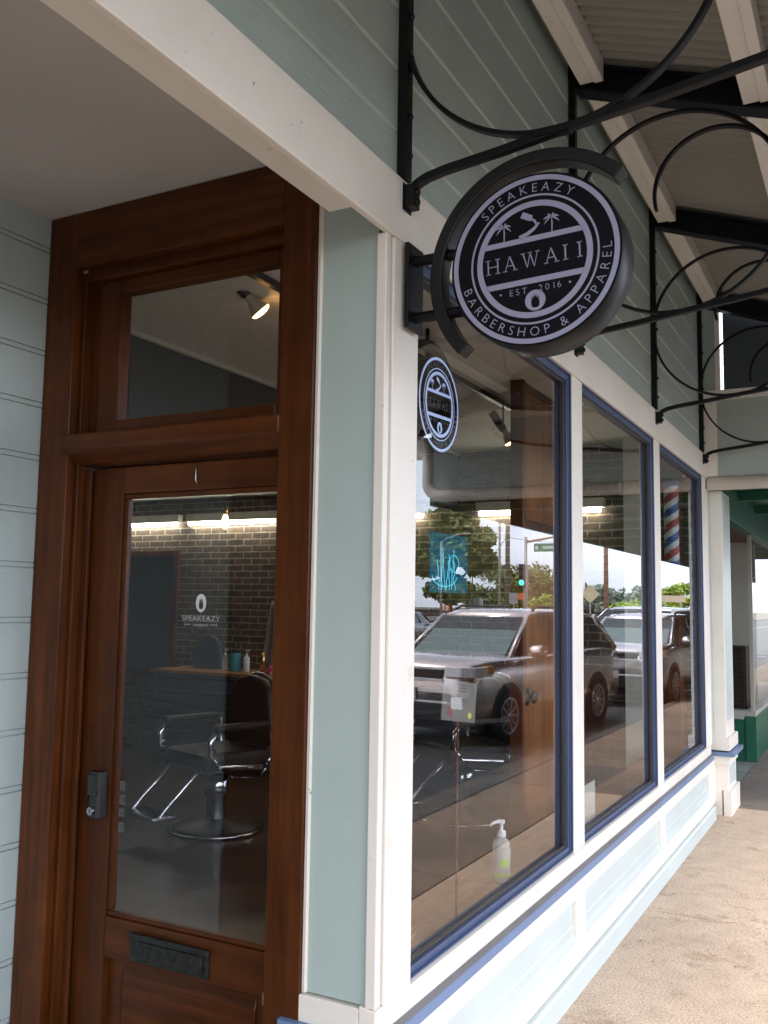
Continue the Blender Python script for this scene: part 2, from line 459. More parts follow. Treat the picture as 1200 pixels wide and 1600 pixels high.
# pavement slabs with real joints
xs = [-20.0, -12.0, -8.0, -3.9, -.3, 3.0, 6.0]
for a, b in zip(xs[:-1], xs[1:]):
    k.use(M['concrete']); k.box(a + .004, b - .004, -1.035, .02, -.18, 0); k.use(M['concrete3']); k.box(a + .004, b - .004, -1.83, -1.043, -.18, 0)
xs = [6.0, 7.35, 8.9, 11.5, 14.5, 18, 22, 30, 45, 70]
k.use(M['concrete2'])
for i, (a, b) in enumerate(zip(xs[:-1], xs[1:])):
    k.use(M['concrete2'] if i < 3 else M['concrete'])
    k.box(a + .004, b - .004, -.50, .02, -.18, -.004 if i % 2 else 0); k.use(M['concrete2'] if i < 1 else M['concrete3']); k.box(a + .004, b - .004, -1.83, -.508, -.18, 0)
k.build('pavement', None, None, .004)['kind'] = 'structure'
MB().box(-20, 70, -1.99, -1.835, -.18, .0).build('kerb', M['kerb'], None, .02)['kind'] = 'structure'
MB().box(-20, 70, -2.40, -1.995, -.16, -.125).build('gutter', M['kerb'], None, .006)['kind'] = 'structure'
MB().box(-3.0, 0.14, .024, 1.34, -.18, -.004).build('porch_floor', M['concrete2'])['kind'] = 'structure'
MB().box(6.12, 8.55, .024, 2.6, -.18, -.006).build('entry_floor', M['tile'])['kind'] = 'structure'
mk = MB()
for i in range(9):
    x = 15.5 + i * 2.9
    mk.box(x, x + .12, -6.6, -2.5, -.131, -.127)
mk.box(-40, 300, -9.6, -9.48, -.131, -.127)
mk.build('road_markings', M['line'])['kind'] = 'structure'
g = MB()
for i in range(500):
    x = 5.0 + random.gauss(0, .35); y = -2.06 + random.gauss(0, .05); h = random.uniform(.02, .07); a = random.uniform(0, PI)
    dx, dy = math.cos(a) * .006, math.sin(a) * .006
    g.add([(x - dx, y - dy, -.128), (x + dx, y + dy, -.128), (x + random.gauss(0, .02), y + random.gauss(0, .02), -.128 + h)], [(0, 1, 2)])
tag(g.build('weeds', M['leaf_y'], fixn=False), 'tuft of green weeds in the gutter along the kerb', 'weeds', kind='stuff')

# ------------------------------------------------------------------ barber shop building
shop = tag(empty('barber_shop', (0, 0, 0)), 'mint green corner shop with white trim, mahogany door and three tall windows', 'shop')
ZB, ZT, ZH = .556, 2.64, 2.823
XM = [(.03, .19), (1.77, 1.93), (3.50, 3.66), (5.25, 5.41)]
# header board and its soffit boards
box('header_board', M['white_x'], -3.4, 5.50, -.012, .012, ZT, ZH, shop, .004)
box('header_soffit', M['white_x'], -3.4, -.145, .014, .105, ZT + .022, ZT + .10, shop, .003)
MB().box(-3.4, 0.0, .016, .09, ZT + .105, 2.915).build('header_beam', M['white_x'], shop, .003)
# siding above the header: overlapping boards with a cove groove
def siding(pts_z, y, flip=1, gap=.012, dep=.011, board=.19, first=0):
    out = []
    z0, z1 = pts_z; z = z0 - first
    while z < z1:
        c = lambda q: min(z1, z + board - q)
        out += [(y, max(z0, z)), (y, c(gap * 1.9)), (y + dep, c(gap * 1.75)), (y + dep, c(gap * 1.1)), (y + dep * .35, c(.0005))]
        z += board
    return out
prof = siding((ZH + .002, 4.6), .012, 1, .010, .008, .19, .034)
prof += [(.12, 4.6), (.12, ZH + .002)]
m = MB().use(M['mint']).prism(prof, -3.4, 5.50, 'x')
m.use(M['groove_light'])  # highlight of each groove painted on as a thin pale strip
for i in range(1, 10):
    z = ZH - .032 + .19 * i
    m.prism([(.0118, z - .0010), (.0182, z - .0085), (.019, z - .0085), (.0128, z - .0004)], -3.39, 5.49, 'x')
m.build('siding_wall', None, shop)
# porch wall (behind, left) with the same boards
prof = [(1.328, 0)]
for i in range(13, -3, -1):
    z = 2.4346 - .1823 * i
    if z < .05 or z > 2.9: continue
    prof += [(1.328, z - .0025), (1.337, z - .002), (1.337, z + .002), (1.330, z + .0025), (1.330, z + .0165), (1.336, z + .017), (1.336, z + .0195), (1.328, z + .020)]
prof += [(1.328, 2.93), (1.45, 2.93), (1.45, 0)]
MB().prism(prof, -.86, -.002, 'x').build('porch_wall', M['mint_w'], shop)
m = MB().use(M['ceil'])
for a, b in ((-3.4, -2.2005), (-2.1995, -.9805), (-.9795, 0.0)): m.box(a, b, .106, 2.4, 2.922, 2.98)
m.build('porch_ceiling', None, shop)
# second doorway of the porch, beyond the boards
sd = box('porch_side_door', M['wood_z'], -1.95, -1.02, 1.40, 1.45, 0, 2.1, shop)
m = MB().use(M['wood_z']); m.box(-1.02, -.862, 1.31, 1.46, 0, 2.92); m.box(-2.1, -1.95, 1.31, 1.46, 0, 2.92); m.box(-1.95, -1.02, 1.33, 1.46, 2.1, 2.92)
m.build('door_surround', None, sd, .004)
box('porch_end_wall', M['mint_w'], -3.4, -2.1, 1.36, 1.45, 0, 2.92, shop, 0)
# corner post: mint return panel, white edge strip, groove, front board
box('return_panel', M['mint_p'], .003, .03, .03, .213, ZB + .005, 2.90, shop, 0)
MB().prism([(.0, .213), (-.006, .2165), (-.004, .226), (.0, .228), (.02, .228), (.02, .213)], ZB + .004, 2.9, 'z').build('quarter_round', M['white'], shop)
m = MB().use(M['white'])
m.box(-.010, .018, -.002, .029, ZB + .004, ZT - .001)
m.box(.004, .0295, .012, .028, ZB + .004, ZT - .001)
m.box(.030, .19, -.006, .05, ZB + .002, ZT - .001)
m.build('corner_post', None, shop, .003)
# mullions
for i, (a, b) in enumerate(XM[1:], 1):
    box('mullion', M['white'], a, b, -.003, .032, ZB + .002, ZT - .001, shop, .003)
# sill rail, ledge, bulkhead
m = MB().use(M['white_x'])
m.prism([(-.005, .458), (-.005, ZB), (.045, ZB + .008), (.045, .458)], -.012, 5.44, 'x')
m.prism([(-.011, .458), (-.011, ZB), (.015, ZB), (.015, .458)], .046, .30, 'y')
m.build('sill_rail', None, shop, .003)
m = MB().use(M['blue_l'])
m.prism([(-.030, .456), (-.030, .488), (-.006, .4925), (-.006, .456)], -.022, 5.42, 'x')
m.prism([(-.030, .456), (-.030, .487), (-.013, .489), (-.013, .456)], -.0055, .285, 'y')
m.use(M['ledge_top']); m.prism([(-.0285, .4886), (-.006, .4928), (-.006, .4945), (-.0275, .4900)], -.02, 5.42, 'x')
m.build('ledge', None, shop, .003)
m = MB().use(M['white_x'])
m.box(-.008, 5.42, -.006, .02, .366, .455)
m.box(-.008, 5.42, -.006, .02, .098, .186)
for a, b in [(-.008, .11), (1.787, 1.923), (3.535, 3.66), (5.29, 5.42)]:
    m.box(a, b, -.0058, .02, .187, .365)
m.box(-.008, .02, .0205, .30, .098, .455)
m.build('bulkhead', None, shop, .003)
for a, b in [(.11, 1.787), (1.923, 3.535), (3.66, 5.29)]:
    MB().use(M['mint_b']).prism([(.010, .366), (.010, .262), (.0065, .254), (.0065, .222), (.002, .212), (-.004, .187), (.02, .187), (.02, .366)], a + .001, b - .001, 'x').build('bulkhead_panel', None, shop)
MB().use(M['mint_b']).prism([(-.030, -.02), (-.030, .086), (-.022, .096), (.02, .096), (.02, -.02)], -.03, 5.47, 'x').build('plinth', None, shop, .003)
box('porch_plinth', M['blue'], -.03, .0, .0, .34, .0, .1, shop, .003)
# windows
for i in range(3):
    a, b = XM[i][1], XM[i + 1][0]
    m = MB().use(M['blue'])
    y0, y1 = .012, .070; w = .034
    for (x0, x1) in ((a, a + w), (b - w, b)):
        m.box(x0, x1, y0, y1, ZB + .002, ZT - .001)
    m.box(a + w, b - w, y0, y1, ZT - w, ZT - .001); m.box(a + w, b - w, y0, y1, ZB + .009, ZB + w)
    # painted reveals
    m.box(a, a + .004, .001, y0 - .001, ZB + .012, ZT - .004); m.box(b - .004, b, .001, y0 - .001, ZB + .012, ZT - .004)
    m.box(a + .005, b - .005, .001, y0 - .001, ZT - .005, ZT - .001); m.box(a + .005, b - .005, .001, y0 - .001, ZB + .009, ZB + .014)
    # stepped beads on the frame face
    for (x0, x1) in ((a + .014, a + .02), (b - .02, b - .014)):
        m.box(x0, x1, y0 - .004, y0 - .0005, ZB + .02, ZT - .02)
    m.use(M['bronze'])
    bw = .012
    m.box(a + w, a + w + bw, .024, .040, ZB + w, ZT - w); m.box(b - w - bw, b - w, .024, .040, ZB + w, ZT - w)
    m.box(a + w + bw, b - w - bw, .024, .040, ZT - w - .01, ZT - w); m.box(a + w + bw, b - w - bw, .024, .040, ZB + w, ZB + w + .01)
    wf = m.build('window', None, shop, .002)
    MB().box(a + w + .002, b - w - .002, .042, .048, ZB + w + .001, ZT - w - .001).build('pane', M['pane'], wf)

# door frame and transom (plane x = 0)
FY0, FY1 = .228, 1.326
m = MB().use(M['wood_z'])
m.box(-.012, .025, FY0, .345, 0, 2.92); m.box(-.012, .025, 1.195, FY1, 0, 2.92)
m.box(.0255, .14, .25, .335, 0, 2.72); m.box(.0255, .14, 1.18, 1.30, 0, 2.72)
m.box(.060, .0755, 1.155, 1.179, .1, 2.04); m.box(.060, .0755, 1.135, 1.179, 2.17, 2.70)
m.use(M['wood_y'])
m.box(-.011, .024, .346, 1.194, 2.725, 2.92)
m.box(.0255, .13, .336, 1.179, 2.685, 2.74)
m.prism([(-.020, 2.092), (-.026, 2.10), (-.026, 2.142), (-.018, 2.150), (.13, 2.160), (.13, 2.052), (.03, 2.052)], .336, 1.215, 'y')
m.box(-.03, .14, .23, 1.32, -.02, .045)
dfr = m.build('door_frame', None, shop, .004)
m = MB().use(M['wood_z'])
m.box(.05, .10, 1.04, 1.134, 2.162, 2.684); m.box(.05, .10, .337, .40, 2.162, 2.684)
m.use(M['wood_y'])
m.box(.0505, .0995, .401, 1.039, 2.162, 2.20); m.box(.0505, .0995, .401, 1.039, 2.635, 2.684)
tr = m.build('transom_window', None, shop, .005)
MB().box(.078, .083, .39, 1.048, 2.19, 2.645).build('pane', M['pane_door'], tr)
# door leaf
m = MB().use(M['wood_z'])
m.box(.085, .13, 1.03, 1.165, .05, 2.045); m.box(.085, .13, .25, .385, .05, 2.045)
m.use(M['wood_y'])
m.box(.0855, .1295, .386, 1.029, 1.955, 2.045); m.box(.0855, .1295, .386, 1.029, .475, .600); m.box(.0855, .1295, .386, 1.029, .05, .22)
# glazing bead
m.use(M['wood_z']); m.box(.093, .115, 1.012, 1.0295, .617, 1.938); m.box(.093, .115, .386, .402, .617, 1.938)
m.use(M['wood_y']); m.box(.093, .115, .386, 1.0295, .6005, .616); m.box(.093, .115, .386, 1.0295, 1.939, 1.9545)
door = m.build('entrance_door', None, shop, .003)
MB().box(.104, .109, .395, 1.02, .606, 1.948).build('pane', M['pane_door'], door)
m = MB().use(M['wood_y']); m.box(.112, .122, .386, 1.03, .219, .476)
m.prism([(.102, .27), (.102, .425), (.112, .455), (.112, .24)], .45, .965, 'y')
m.build('lower_panel', None, door, .006)
m = MB().use(M['oldmetal']); m.box(.077, .0848, .605, .912, .488, .572)
m.box(.072, .0765, .625, .892, .500, .552); m.box(.068, .0765, .60, .917, .555, .574)
m.build('mail_slot', None, door, .003)
m = MB().use(M['keypad'])
m.prism([(.0845, 1.04), (.0845, 1.105), (.056, 1.10), (.050, 1.085), (.050, 1.056), (.056, 1.045)], .905, 1.05, 'z')
m.box(.045, .0495, 1.052, 1.092, .975, 1.042)
lk = m.build('lock', None, door, .006)
m = MB().use(M['alloy']); m.cyl((.040, 1.072, .928), (.0498, 1.072, .928), .0125, n=20); m.use(M['black']); m.box(.0390, .0399, 1.0708, 1.0732, .921, .935)
m.build('key_cylinder', None, lk)
# wire hook on the door head
m = MB().use(M['alloy']); m.tube([(.083, .72, 2.03), (.079, .72, 2.02), (.079, .72, 1.985), (.083, .715, 1.972)], .0022, 6); m.build('hook', None, door)

# white decal on the door glass: pineapple in an oval, shop name
def decal():
    m = MB().use(M['decal']); X = .1025; yc, zc = .700, 1.597
    s = 1.0
    def P(u, v): return (X, yc - u * s, zc + v * s)
    n = 40
    out = [(.021 * math.cos(2 * PI * i / n), .0285 * math.sin(2 * PI * i / n)) for i in range(n)]
    # pineapple outline (hole)
    pine = []
    for i in range(n):
        a = 2 * PI * i / n; ca, sa = abs(math.cos(a)), math.sin(a)
        r = 1 / ((ca / .0088) ** 3 + (abs(sa) / (.0145 if sa < 0 else .010)) ** 3) ** (1 / 3)
        if 46 < math.degrees(a) < 134: r = (.0225 if i % 2 else .0125) * (1.05 if abs(math.degrees(a) - 90) < 12 else .88)
        pine.append((r * math.cos(a), -.005 + r * math.sin(a)))
    vs = [P(*p) for p in out] + [P(*p) for p in pine]
    fs = [(i, (i + 1) % n, n + (i + 1) % n, n + i) for i in range(n)]
    m.add(vs, fs)
    for word, sz, yy in (('SPEAKEAZY', .0235, -.056), ('HAWAII', .0125, -.073)):
        v, f, w = text_mesh(word, sz)
        m.add([P(a * 1.25 - w * .625, b + yy) for a, b, c in v], f)
    for sg in (-1, 1):
        m.add([P(sg * .040, -.0665), P(sg * .066, -.0665), P(sg * .066, -.068), P(sg * .040, -.068)], [(0, 1, 2, 3)])
    # opening-hours sticker, lower corner
    m.build('shop_name_decal', None, door, fixn=False)
    m = MB().use(M['sticker'])
    for i, (h, w) in enumerate([(.030, .022), (.03, .024), (.024, .024), (.03, .024)]):
        z = 1.02 - i * .043
        m.box(.1030, .1033, 1.006 - w, 1.006, z - h, z)
        m.use(M['ink'])
        for q in range(3): m.box(.1025, .1028, 1.003 - w * (.75 + .1 * (q % 2)), 1.001, z - h * (.3 + .25 * q), z - h * (.2 + .25 * q))
        m.use(M['sticker'])
    m.build('window_sticker', None, door)
decal()

# pilaster at the far end of the facade
m = MB().use(M['white']); m.box(5.411, 5.50, -.003, .10, ZB + .002, 2.56); m.build('end_casing', None, shop, .003)
m = MB().use(M['mint_p']); m.box(5.501, 5.64, .004, .10, ZB + .002, 2.64); m.build('end_panel', None, shop)
m = MB().use(M['white']); m.box(5.423, 5.64, -.004, .10, .10, .455); m.build('end_base', None, shop)
pl = MB().use(M['white'])
PX0, PX1 = 5.645, 6.10
pl.box(PX0, PX1, -.088, .10, .555, 2.56)
pl.use(M['mint_b']); pl.box(PX0 + .06, PX1 - .05, -.091, -.0885, .72, 2.54)
pl.use(M['white']); pl.box(PX0 - .03, PX1 + .02, -.115, .10, .50, .60)
pl.box(PX0 - .004, PX1 + .01, -.095, .10, .19, .455); pl.box(PX0 - .02, PX1 + .02, -.11, .10, .39, .454)
pl.use(M['mint_b']); pl.box(PX0 + .08, PX1 - .06, -.098, -.0955, .22, .37); pl.use(M['white'])
pl.box(PX0 - .03, PX1 + .03, -.12, -.062, -.04, .19); pl.box(PX0 - .02, PX1 + .01, -.052, .09, -.04, .19)
pl.use(M['blue_l']); pl.box(PX0 - .045, PX1 + .05, -.15, .09, .457, .489)
pl.build('pilaster', None, shop, .004)

# interior shell (walls, ceilings, floor)
XB = 5.30
box('brick_wall', M['brick'], XB, XB + .12, .10, 8.0, 0, 3.3, shop, 0)
box('back_wall', M['intwall'], .14, XB, 8.0, 8.1, 0, 3.3, shop, 0)
box('ceiling_drop', M['intwall'], .15, XB - .001, 2.08, 2.16, 2.48, 2.95, shop, 0)
box('drop_trim', M['intlight'], .15, XB - .002, 2.055, 2.079, 2.925, 2.95, shop, 0)
m = MB().use(M['intceil']); m.box(.14, XB, .10, 2.2, 2.952, 3.0); m.box(.14, XB, 2.161, 8.0, 2.66, 2.72)
m.build('shop_ceiling', None, shop)
box('shop_side_wall', M['intwall'], .026, .14, 1.33, 8.1, 0, 3.3, shop, 0)
box('shop_header_lining', M['intlight'], .03, XB, .097, .12, 2.66, 2.95, shop, 0)
m = MB().use(M['whitewall']); m.box(-3.4, 5.6, .125, 9.0, 3.32, 3.4); m.box(-3.4, -3.3, .13, 9, 0, 3.3); m.box(-3.3, .0, 1.46, 1.56, 0, 3.3)
m.build('roof_slab', None, shop)
box('shop_floor', M['intfloor'], .145, XB, .10, 8.0, .02, .06).__setitem__('kind', 'structure')
box('bulkhead_lining', M['intlight'], .03, XB, .0965, .11, .06, .478, shop, 0)
box('dark_wainscot', M['wood_col'], XB - .025, XB - .001, .40, 3.2, .061, 1.12, shop)
box('display_shelf', M['shelf'], .06, XB - .01, .112, .40, .465, .50, shop, .003)
# stained wood door and frame inside, posts at the brick wall
m = MB().use(M['wood_in']); m.box(2.99, 3.72, .66, .70, .06, 2.95); m.use(M['wood_col']); m.box(2.94, 2.989, .64, .72, .06, 2.95); m.box(3.721, 3.77, .64, .72, .06, 2.95)
m.box(2.99, 3.72, .645, .6595, 2.06, 2.12); m.box(2.99, 3.72, .652, .6595, 2.90, 2.949)
idr = m.build('interior_door', None, shop, .004)
m = MB().use(M['black']); m.lathe([(.052, 0), (.052, .008), (.018, .012), (.018, .03), (.036, .038), (.038, .048), (.028, .058), (.0, .060)], 20, Matrix.Translation((3.065, .66, 1.075)) @ Matrix.Rotation(R(90), 4, 'X'), cap=False)
m.build('knob', None, idr)
box('interior_post', M['intlight'], 5.05, 5.25, .42, .56, .06, 2.95, shop)
box('interior_post', M['wood_col'], 5.02, 5.28, .14, .36, .06, 2.95, shop)

# ------------------------------------------------------------------ awning
aw = tag(empty('street_awning', (0, 0, 0)), 'corrugated steel awning on dark rafters sloping out over the pavement', 'awning')
SL = .365
def roofz(d): return 4.155 - SL * d
prof = []; X0, X1 = -4.0, 5.43; n = int((X1 - X0) / .01)
P = 0.07
lo = []; 
for i in range(n + 1):
    x = X0 + (X1 - X0) * i / n
    lo.append((x, .017 * math.cos(2 * PI * x / P)))
vs = []; fs = []
for d in (-.03, 2.42):
    for x, h in lo: vs.append((x, -d, roofz(d) + .025 + h))
N = len(lo)
for i in range(N - 1): fs.append((i, i + 1, N + i + 1, N + i))
vs += [(x, y, z + .003) for x, y, z in vs]
fs += [tuple(2 * N + q for q in reversed(f)) for f in list(fs)]
mm = MB(); mm.add(vs, fs, True); mm.build('roof_sheet', M['roof'], aw, fixn=False)
for X in (.13, 1.85, 3.58, 5.31, -1.6, -3.3):
    m = MB().use(M['steel'])
    def q(d, o): return (-d, roofz(d) + o)
    d0, d1 = .012, 2.38
    # I section
    m.prism([q(d0, -.012), q(d1, -.012), q(d1, -.024), q(d0, -.024)], X - .045, X + .045, 'x')
    m.prism([q(d0, -.0245), q(d1, -.0245), q(d1, -.136), q(d0, -.136)], X - .006, X + .006, 'x')
    m.prism([q(d0, -.1365), q(d1, -.1365), q(d1, -.150), q(d0, -.150)], X - .045, X + .045, 'x')
    m.build('rafter', None, aw, .002)
rx = [-4.0, -3.3, -1.6, .13, 1.85, 3.58, 5.31]
for di, (d, h) in enumerate([(.095, .105), (.80, .12), (1.55, .12), (2.30, .12)]):
    for a, b in zip(rx[:-1], rx[1:]):
        m = MB().use(M['white_x'])
        z1 = roofz(d) - .005
        m.box(a + .052, b - .052, -d - .055, -d + .055, z1 - h, z1)
        m.box(a + .052, b - .052, -d - .0545, -d - .012, z1 - h - .008, z1 - h - .0005)
        m.build('purlin', None, aw, .003)
m = MB().use(M['white_x']); z = roofz(2.4)
m.box(-4.0, 5.42, -2.45, -2.42, z - .16, z + .04); m.prism([(-2.455, z - .11), (-2.455, z + .0), (-2.56, z + .02), (-2.57, z - .04), (-2.54, z - .10)], -4.0, 5.42, 'x')
m.build('gutter', None, aw, .004)
box('wall_plate', M['steel'], -4.0, 5.42, -.010, .008, 4.14, 4.20, aw, 0)

# cross beam and panel wall at the end of the awning
pw = tag(empty('end_partition', (5.45, 0, 0)), 'mint panelled partition with white sill and dark opening above the white round beam', 'partition')
def loc(m): # shift into the local frame of the partition
    m.v = [(x - 5.45, y, z) for x, y, z in m.v]; return m
pts = [(-2.2 + .0, 2.60)]
beam = [(-.02 - 0 * i, 2.60) for i in range(1)]
m = MB().use(M['white'])
path = [(5.47, -.015, 2.60), (5.47, -2.24, 2.60)] + [(5.47, -2.24 - .13 * math.sin(a), 2.60 + .13 - .13 * math.cos(a)) for a in [PI / 2 * i / 6 for i in range(1, 7)]] + [(5.47, -2.37, 3.14)]
m.tube(path, .055, 16); loc(m).build('round_beam', None, pw)
m = MB().use(M['white']); m.tube([(5.47, -.56, 2.60), (5.47, -.60, 2.60)], .060, 16); loc(m).build('beam_collar', None, pw)
m = MB().use(M['mint']); m.box(5.46, 5.52, -2.335, -.0955, 2.655, 3.265); loc(m).build('infill_panel', None, pw)
m = MB().use(M['white']); m.box(5.43, 5.54, -2.345, .010, 3.268, 3.345); m.box(5.448, 5.55, -.094, .02, 2.655, 3.266)
m.box(5.45, 5.50, -.125, -.088, 3.347, 4.14); m.use(M['mint']); m.box(5.455, 5.495, -.0875, .02, 3.347, 4.2); loc(m).build('sill_and_trim', None, pw, .003)
m = MB().use(M['white']); m.box(5.45, 5.50, -2.66, -2.43, 2.95, 3.42); loc(m).build('sky_block_board', None, pw)  # added board, blocks the bright sky from the window reflection
m = MB().use(M['cabinet']); m.prism([(-.150, 3.347), (-.150, roofz(.150) + .02), (-2.3, roofz(2.3) + .02), (-2.3, 3.347)], 5.47, 5.50, 'x'); loc(m).build('dark_screen', None, pw)
# a slit of daylight stays open between trim and screen

# ------------------------------------------------------------------ scroll brackets
def make_bracket():
    X = 0
    root = empty('scroll_bracket', (0, 0, 0))
    m = MB().use(M['iron']); m.box(-.019, .019, -.020, .012, 2.826, 4.12); m.build('wall_bar', None, root, .003)
    m = MB().use(M['iron']); m.box(-.022, .022, -.045, -.0165, 2.738, 2.805)
    m.box(-.026, .026, -.016, -.0125, 2.730, 2.812)
    m.build('foot_plate', None, root, .003)
    m = MB().use(M['iron'])
    arm = [(.036, 2.800), (.055, 2.812), (.08, 2.822), (.14, 2.833), (.3, 2.85), (.5, 2.876), (.7, 2.898), (.9, 2.925), (1.1, 2.952), (1.3, 2.985), (1.5, 3.03), (1.62, 3.08), (1.66, 3.14), (1.63, 3.19), (1.58, 3.19)]
    m.ribbon(arm, X, .026, .023); m.build('arm', None, root, .003)
    m = MB().use(M['iron'])
    cx, cz, r = .453, 3.325, .450
    ring = [(cx + r * math.cos(R(a)), cz + r * math.sin(R(a))) for a in range(0, 360, 4)]
    m.ribbon(ring, X, .028, .013, True)
    c2 = [(.632 + .262 * math.cos(R(a)), 3.405 + .262 * math.sin(R(a))) for a in range(-2, 198, 4)]
    m.ribbon(c2, X, .028, .013); m.build('scroll', None, root, .002)
    m = MB().use(M['iron']); m.box(-.018, .018, -.50, -.40, 2.862, 2.882); m.build('clip', None, root, .002)
    for zz in (2.90, 3.02, 3.20, 3.33, 3.42, 3.62, 3.83, 4.0):
        MB().use(M['iron']).lathe([(.009, 0), (.009, .006), (.005, .009), (0, .0095)], 8, Matrix.Translation((.002, -.020, zz)) @ Matrix.Rotation(R(90), 4, 'X'), cap=False).build('bolt', None, root)
    for zz in (2.755, 2.785):
        MB().use(M['iron']).lathe([(.010, 0), (.010, .008), (.005, .011), (0, .0115)], 8, Matrix.Translation((.0, -.045, zz)) @ Matrix.Rotation(R(90), 4, 'X'), cap=False).build('bolt', None, root)
    return root
BR = [(.088, 'nearest scrolled iron bracket, rising above the round shop sign'),
      (1.80, 'scrolled iron bracket behind the round sign, over the first window mullion'),
      (3.53, 'scrolled iron bracket over the mullion between second and third windows'),
      (5.27, 'farthest scrolled iron bracket, beside the white end partition')]
b0 = make_bracket()
for i, (X, l) in enumerate(BR):
    o = b0 if i == 0 else dup(b0, (X, 0, 0), 0)
    o.location = (X, 0, 0)
    tag(o, l, 'bracket', 'scroll brackets along the shop front')

# ------------------------------------------------------------------ round hanging sign
SX, SD, SZ, SR = .055, .408, 2.514, .237
sg = tag(empty('hanging_sign', (SX, -SD, SZ)), 'round black barbershop sign with white rings and lettering on a wall bracket', 'sign')
TILT = R(2.5)
def SP(u, v, x=0):
    """sign face coordinates (u to the street, v up, in units of the sign radius) to the sign's frame"""
    c, s_ = math.cos(TILT), math.sin(TILT)
    return (x, -(u * c - v * s_) * SR, (u * s_ + v * c) * SR)
m = MB().use(M['signrim'])
xf = Matrix.Rotation(R(90), 4, 'Y')
m.lathe([(SR * .985, 0), (SR, .004), (SR, .111), (SR * .985, .115)], 96, xf, True)
m.build('drum', None, sg)
m = MB().use(M['signblk']); m.lathe([(0, -.0015), (SR * .984, -.0015), (SR * .984, -.0002)], 96, xf, False, cap=False); m.build('face', None, sg)
XG = -.003
def ringf(m, r0, r1, n=128, x=XG):
    vs = [SP(r * math.cos(2 * PI * i / n), r * math.sin(2 * PI * i / n), x) for r in (r0, r1) for i in range(n)]
    m.add(vs, [(i, (i + 1) % n, n + (i + 1) % n, n + i) for i in range(n)])
m = MB().use(M['signwht'])
ringf(m, .905, .962); ringf(m, .722, .745); ringf(m, .605, .672)
for v0, v1 in ((.205, .268), (-.278, -.212)):
    w0 = math.sqrt(.612 ** 2 - v0 * v0); w1 = math.sqrt(.612 ** 2 - v1 * v1)
    m.add([SP(-w0, v0, XG), SP(w0, v0, XG), SP(w1, v1, XG), SP(-w1, v1, XG)], [(0, 1, 2, 3)])
# arms of the pineapple roundel
n = 48
out = [(.118 * math.cos(2 * PI * i / n), -.475 + .118 * math.sin(2 * PI * i / n)) for i in range(n)]
pine = []
for i in range(n):
    a = 2 * PI * i / n; ca, sa = abs(math.cos(a)), math.sin(a)
    r = 1 / ((ca / .048) ** 3 + (abs(sa) / (.062 if sa < 0 else .045)) ** 3) ** (1 / 3)
    if 48 < math.degrees(a) < 132: r = (.098 if i % 2 else .058) * (1.08 if abs(math.degrees(a) - 90) < 12 else .92)
    pine.append((r * math.cos(a), -.498 + r * math.sin(a)))
m.add([SP(u, v, XG) for u, v in out + pine], [(i, (i + 1) % n, n + (i + 1) % n, n + i) for i in range(n)])
# palms
def palm(cu, cv, s):
    tr = [(-.010, -.5), (.012, -.5), (.028, .0), (.016, .28), (.0, .28), (-.004, .0)]
    m.add([SP(cu + u * s * 2.1, cv + v * s, XG) for u, v in tr], [tuple(range(6))])
    for a in (-20, 25, 70, 115, 160, 205):
        a = R(a); pts = []
        for t in [0, .25, .5, .75, 1]:
            x = math.cos(a) * .44 * t; y = .28 + math.sin(a) * .36 * t - .20 * t * t
            pts.append((x, y))
        wid = [.025, .06, .07, .05, .0]
        L = []; Rr = []
        for i, (x, y) in enumerate(pts):
            L.append(SP(cu + x * s, cv + (y + wid[i]) * s, XG)); Rr.append(SP(cu + x * s, cv + (y - wid[i] * .6) * s, XG))
        vv = L + Rr
        m.add(vv, [(i, i + 1, 5 + i + 1, 5 + i) for i in range(4)])
palm(-.335, .375, .23); palm(.225, .375, .23)
# straight razor
def stroke(pts, ws):
    L = []; Q = []
    for i, (x, y) in enumerate(pts):
        a = pts[max(i - 1, 0)]; b = pts[min(i + 1, len(pts) - 1)]
        dx, dy = b[0] - a[0], b[1] - a[1]; l = math.hypot(dx, dy) or 1
        L.append(SP(x - dy / l * ws[i], y + dx / l * ws[i], XG)); Q.append(SP(x + dy / l * ws[i], y - dx / l * ws[i], XG))
    k_ = len(pts); m.add(L + Q, [(i, i + 1, k_ + i + 1, k_ + i) for i in range(k_ - 1)])
stroke([(-.115, .535), (-.06, .505), (.0, .470)], [.036, .036, .034])
stroke([(-.01, .465), (.03, .44), (.05, .40), (.052, .385)], [.014, .014, .012, .01])
stroke([(.085, .405), (.02, .345), (-.06, .300), (-.155, .277)], [.010, .019, .023, .022])
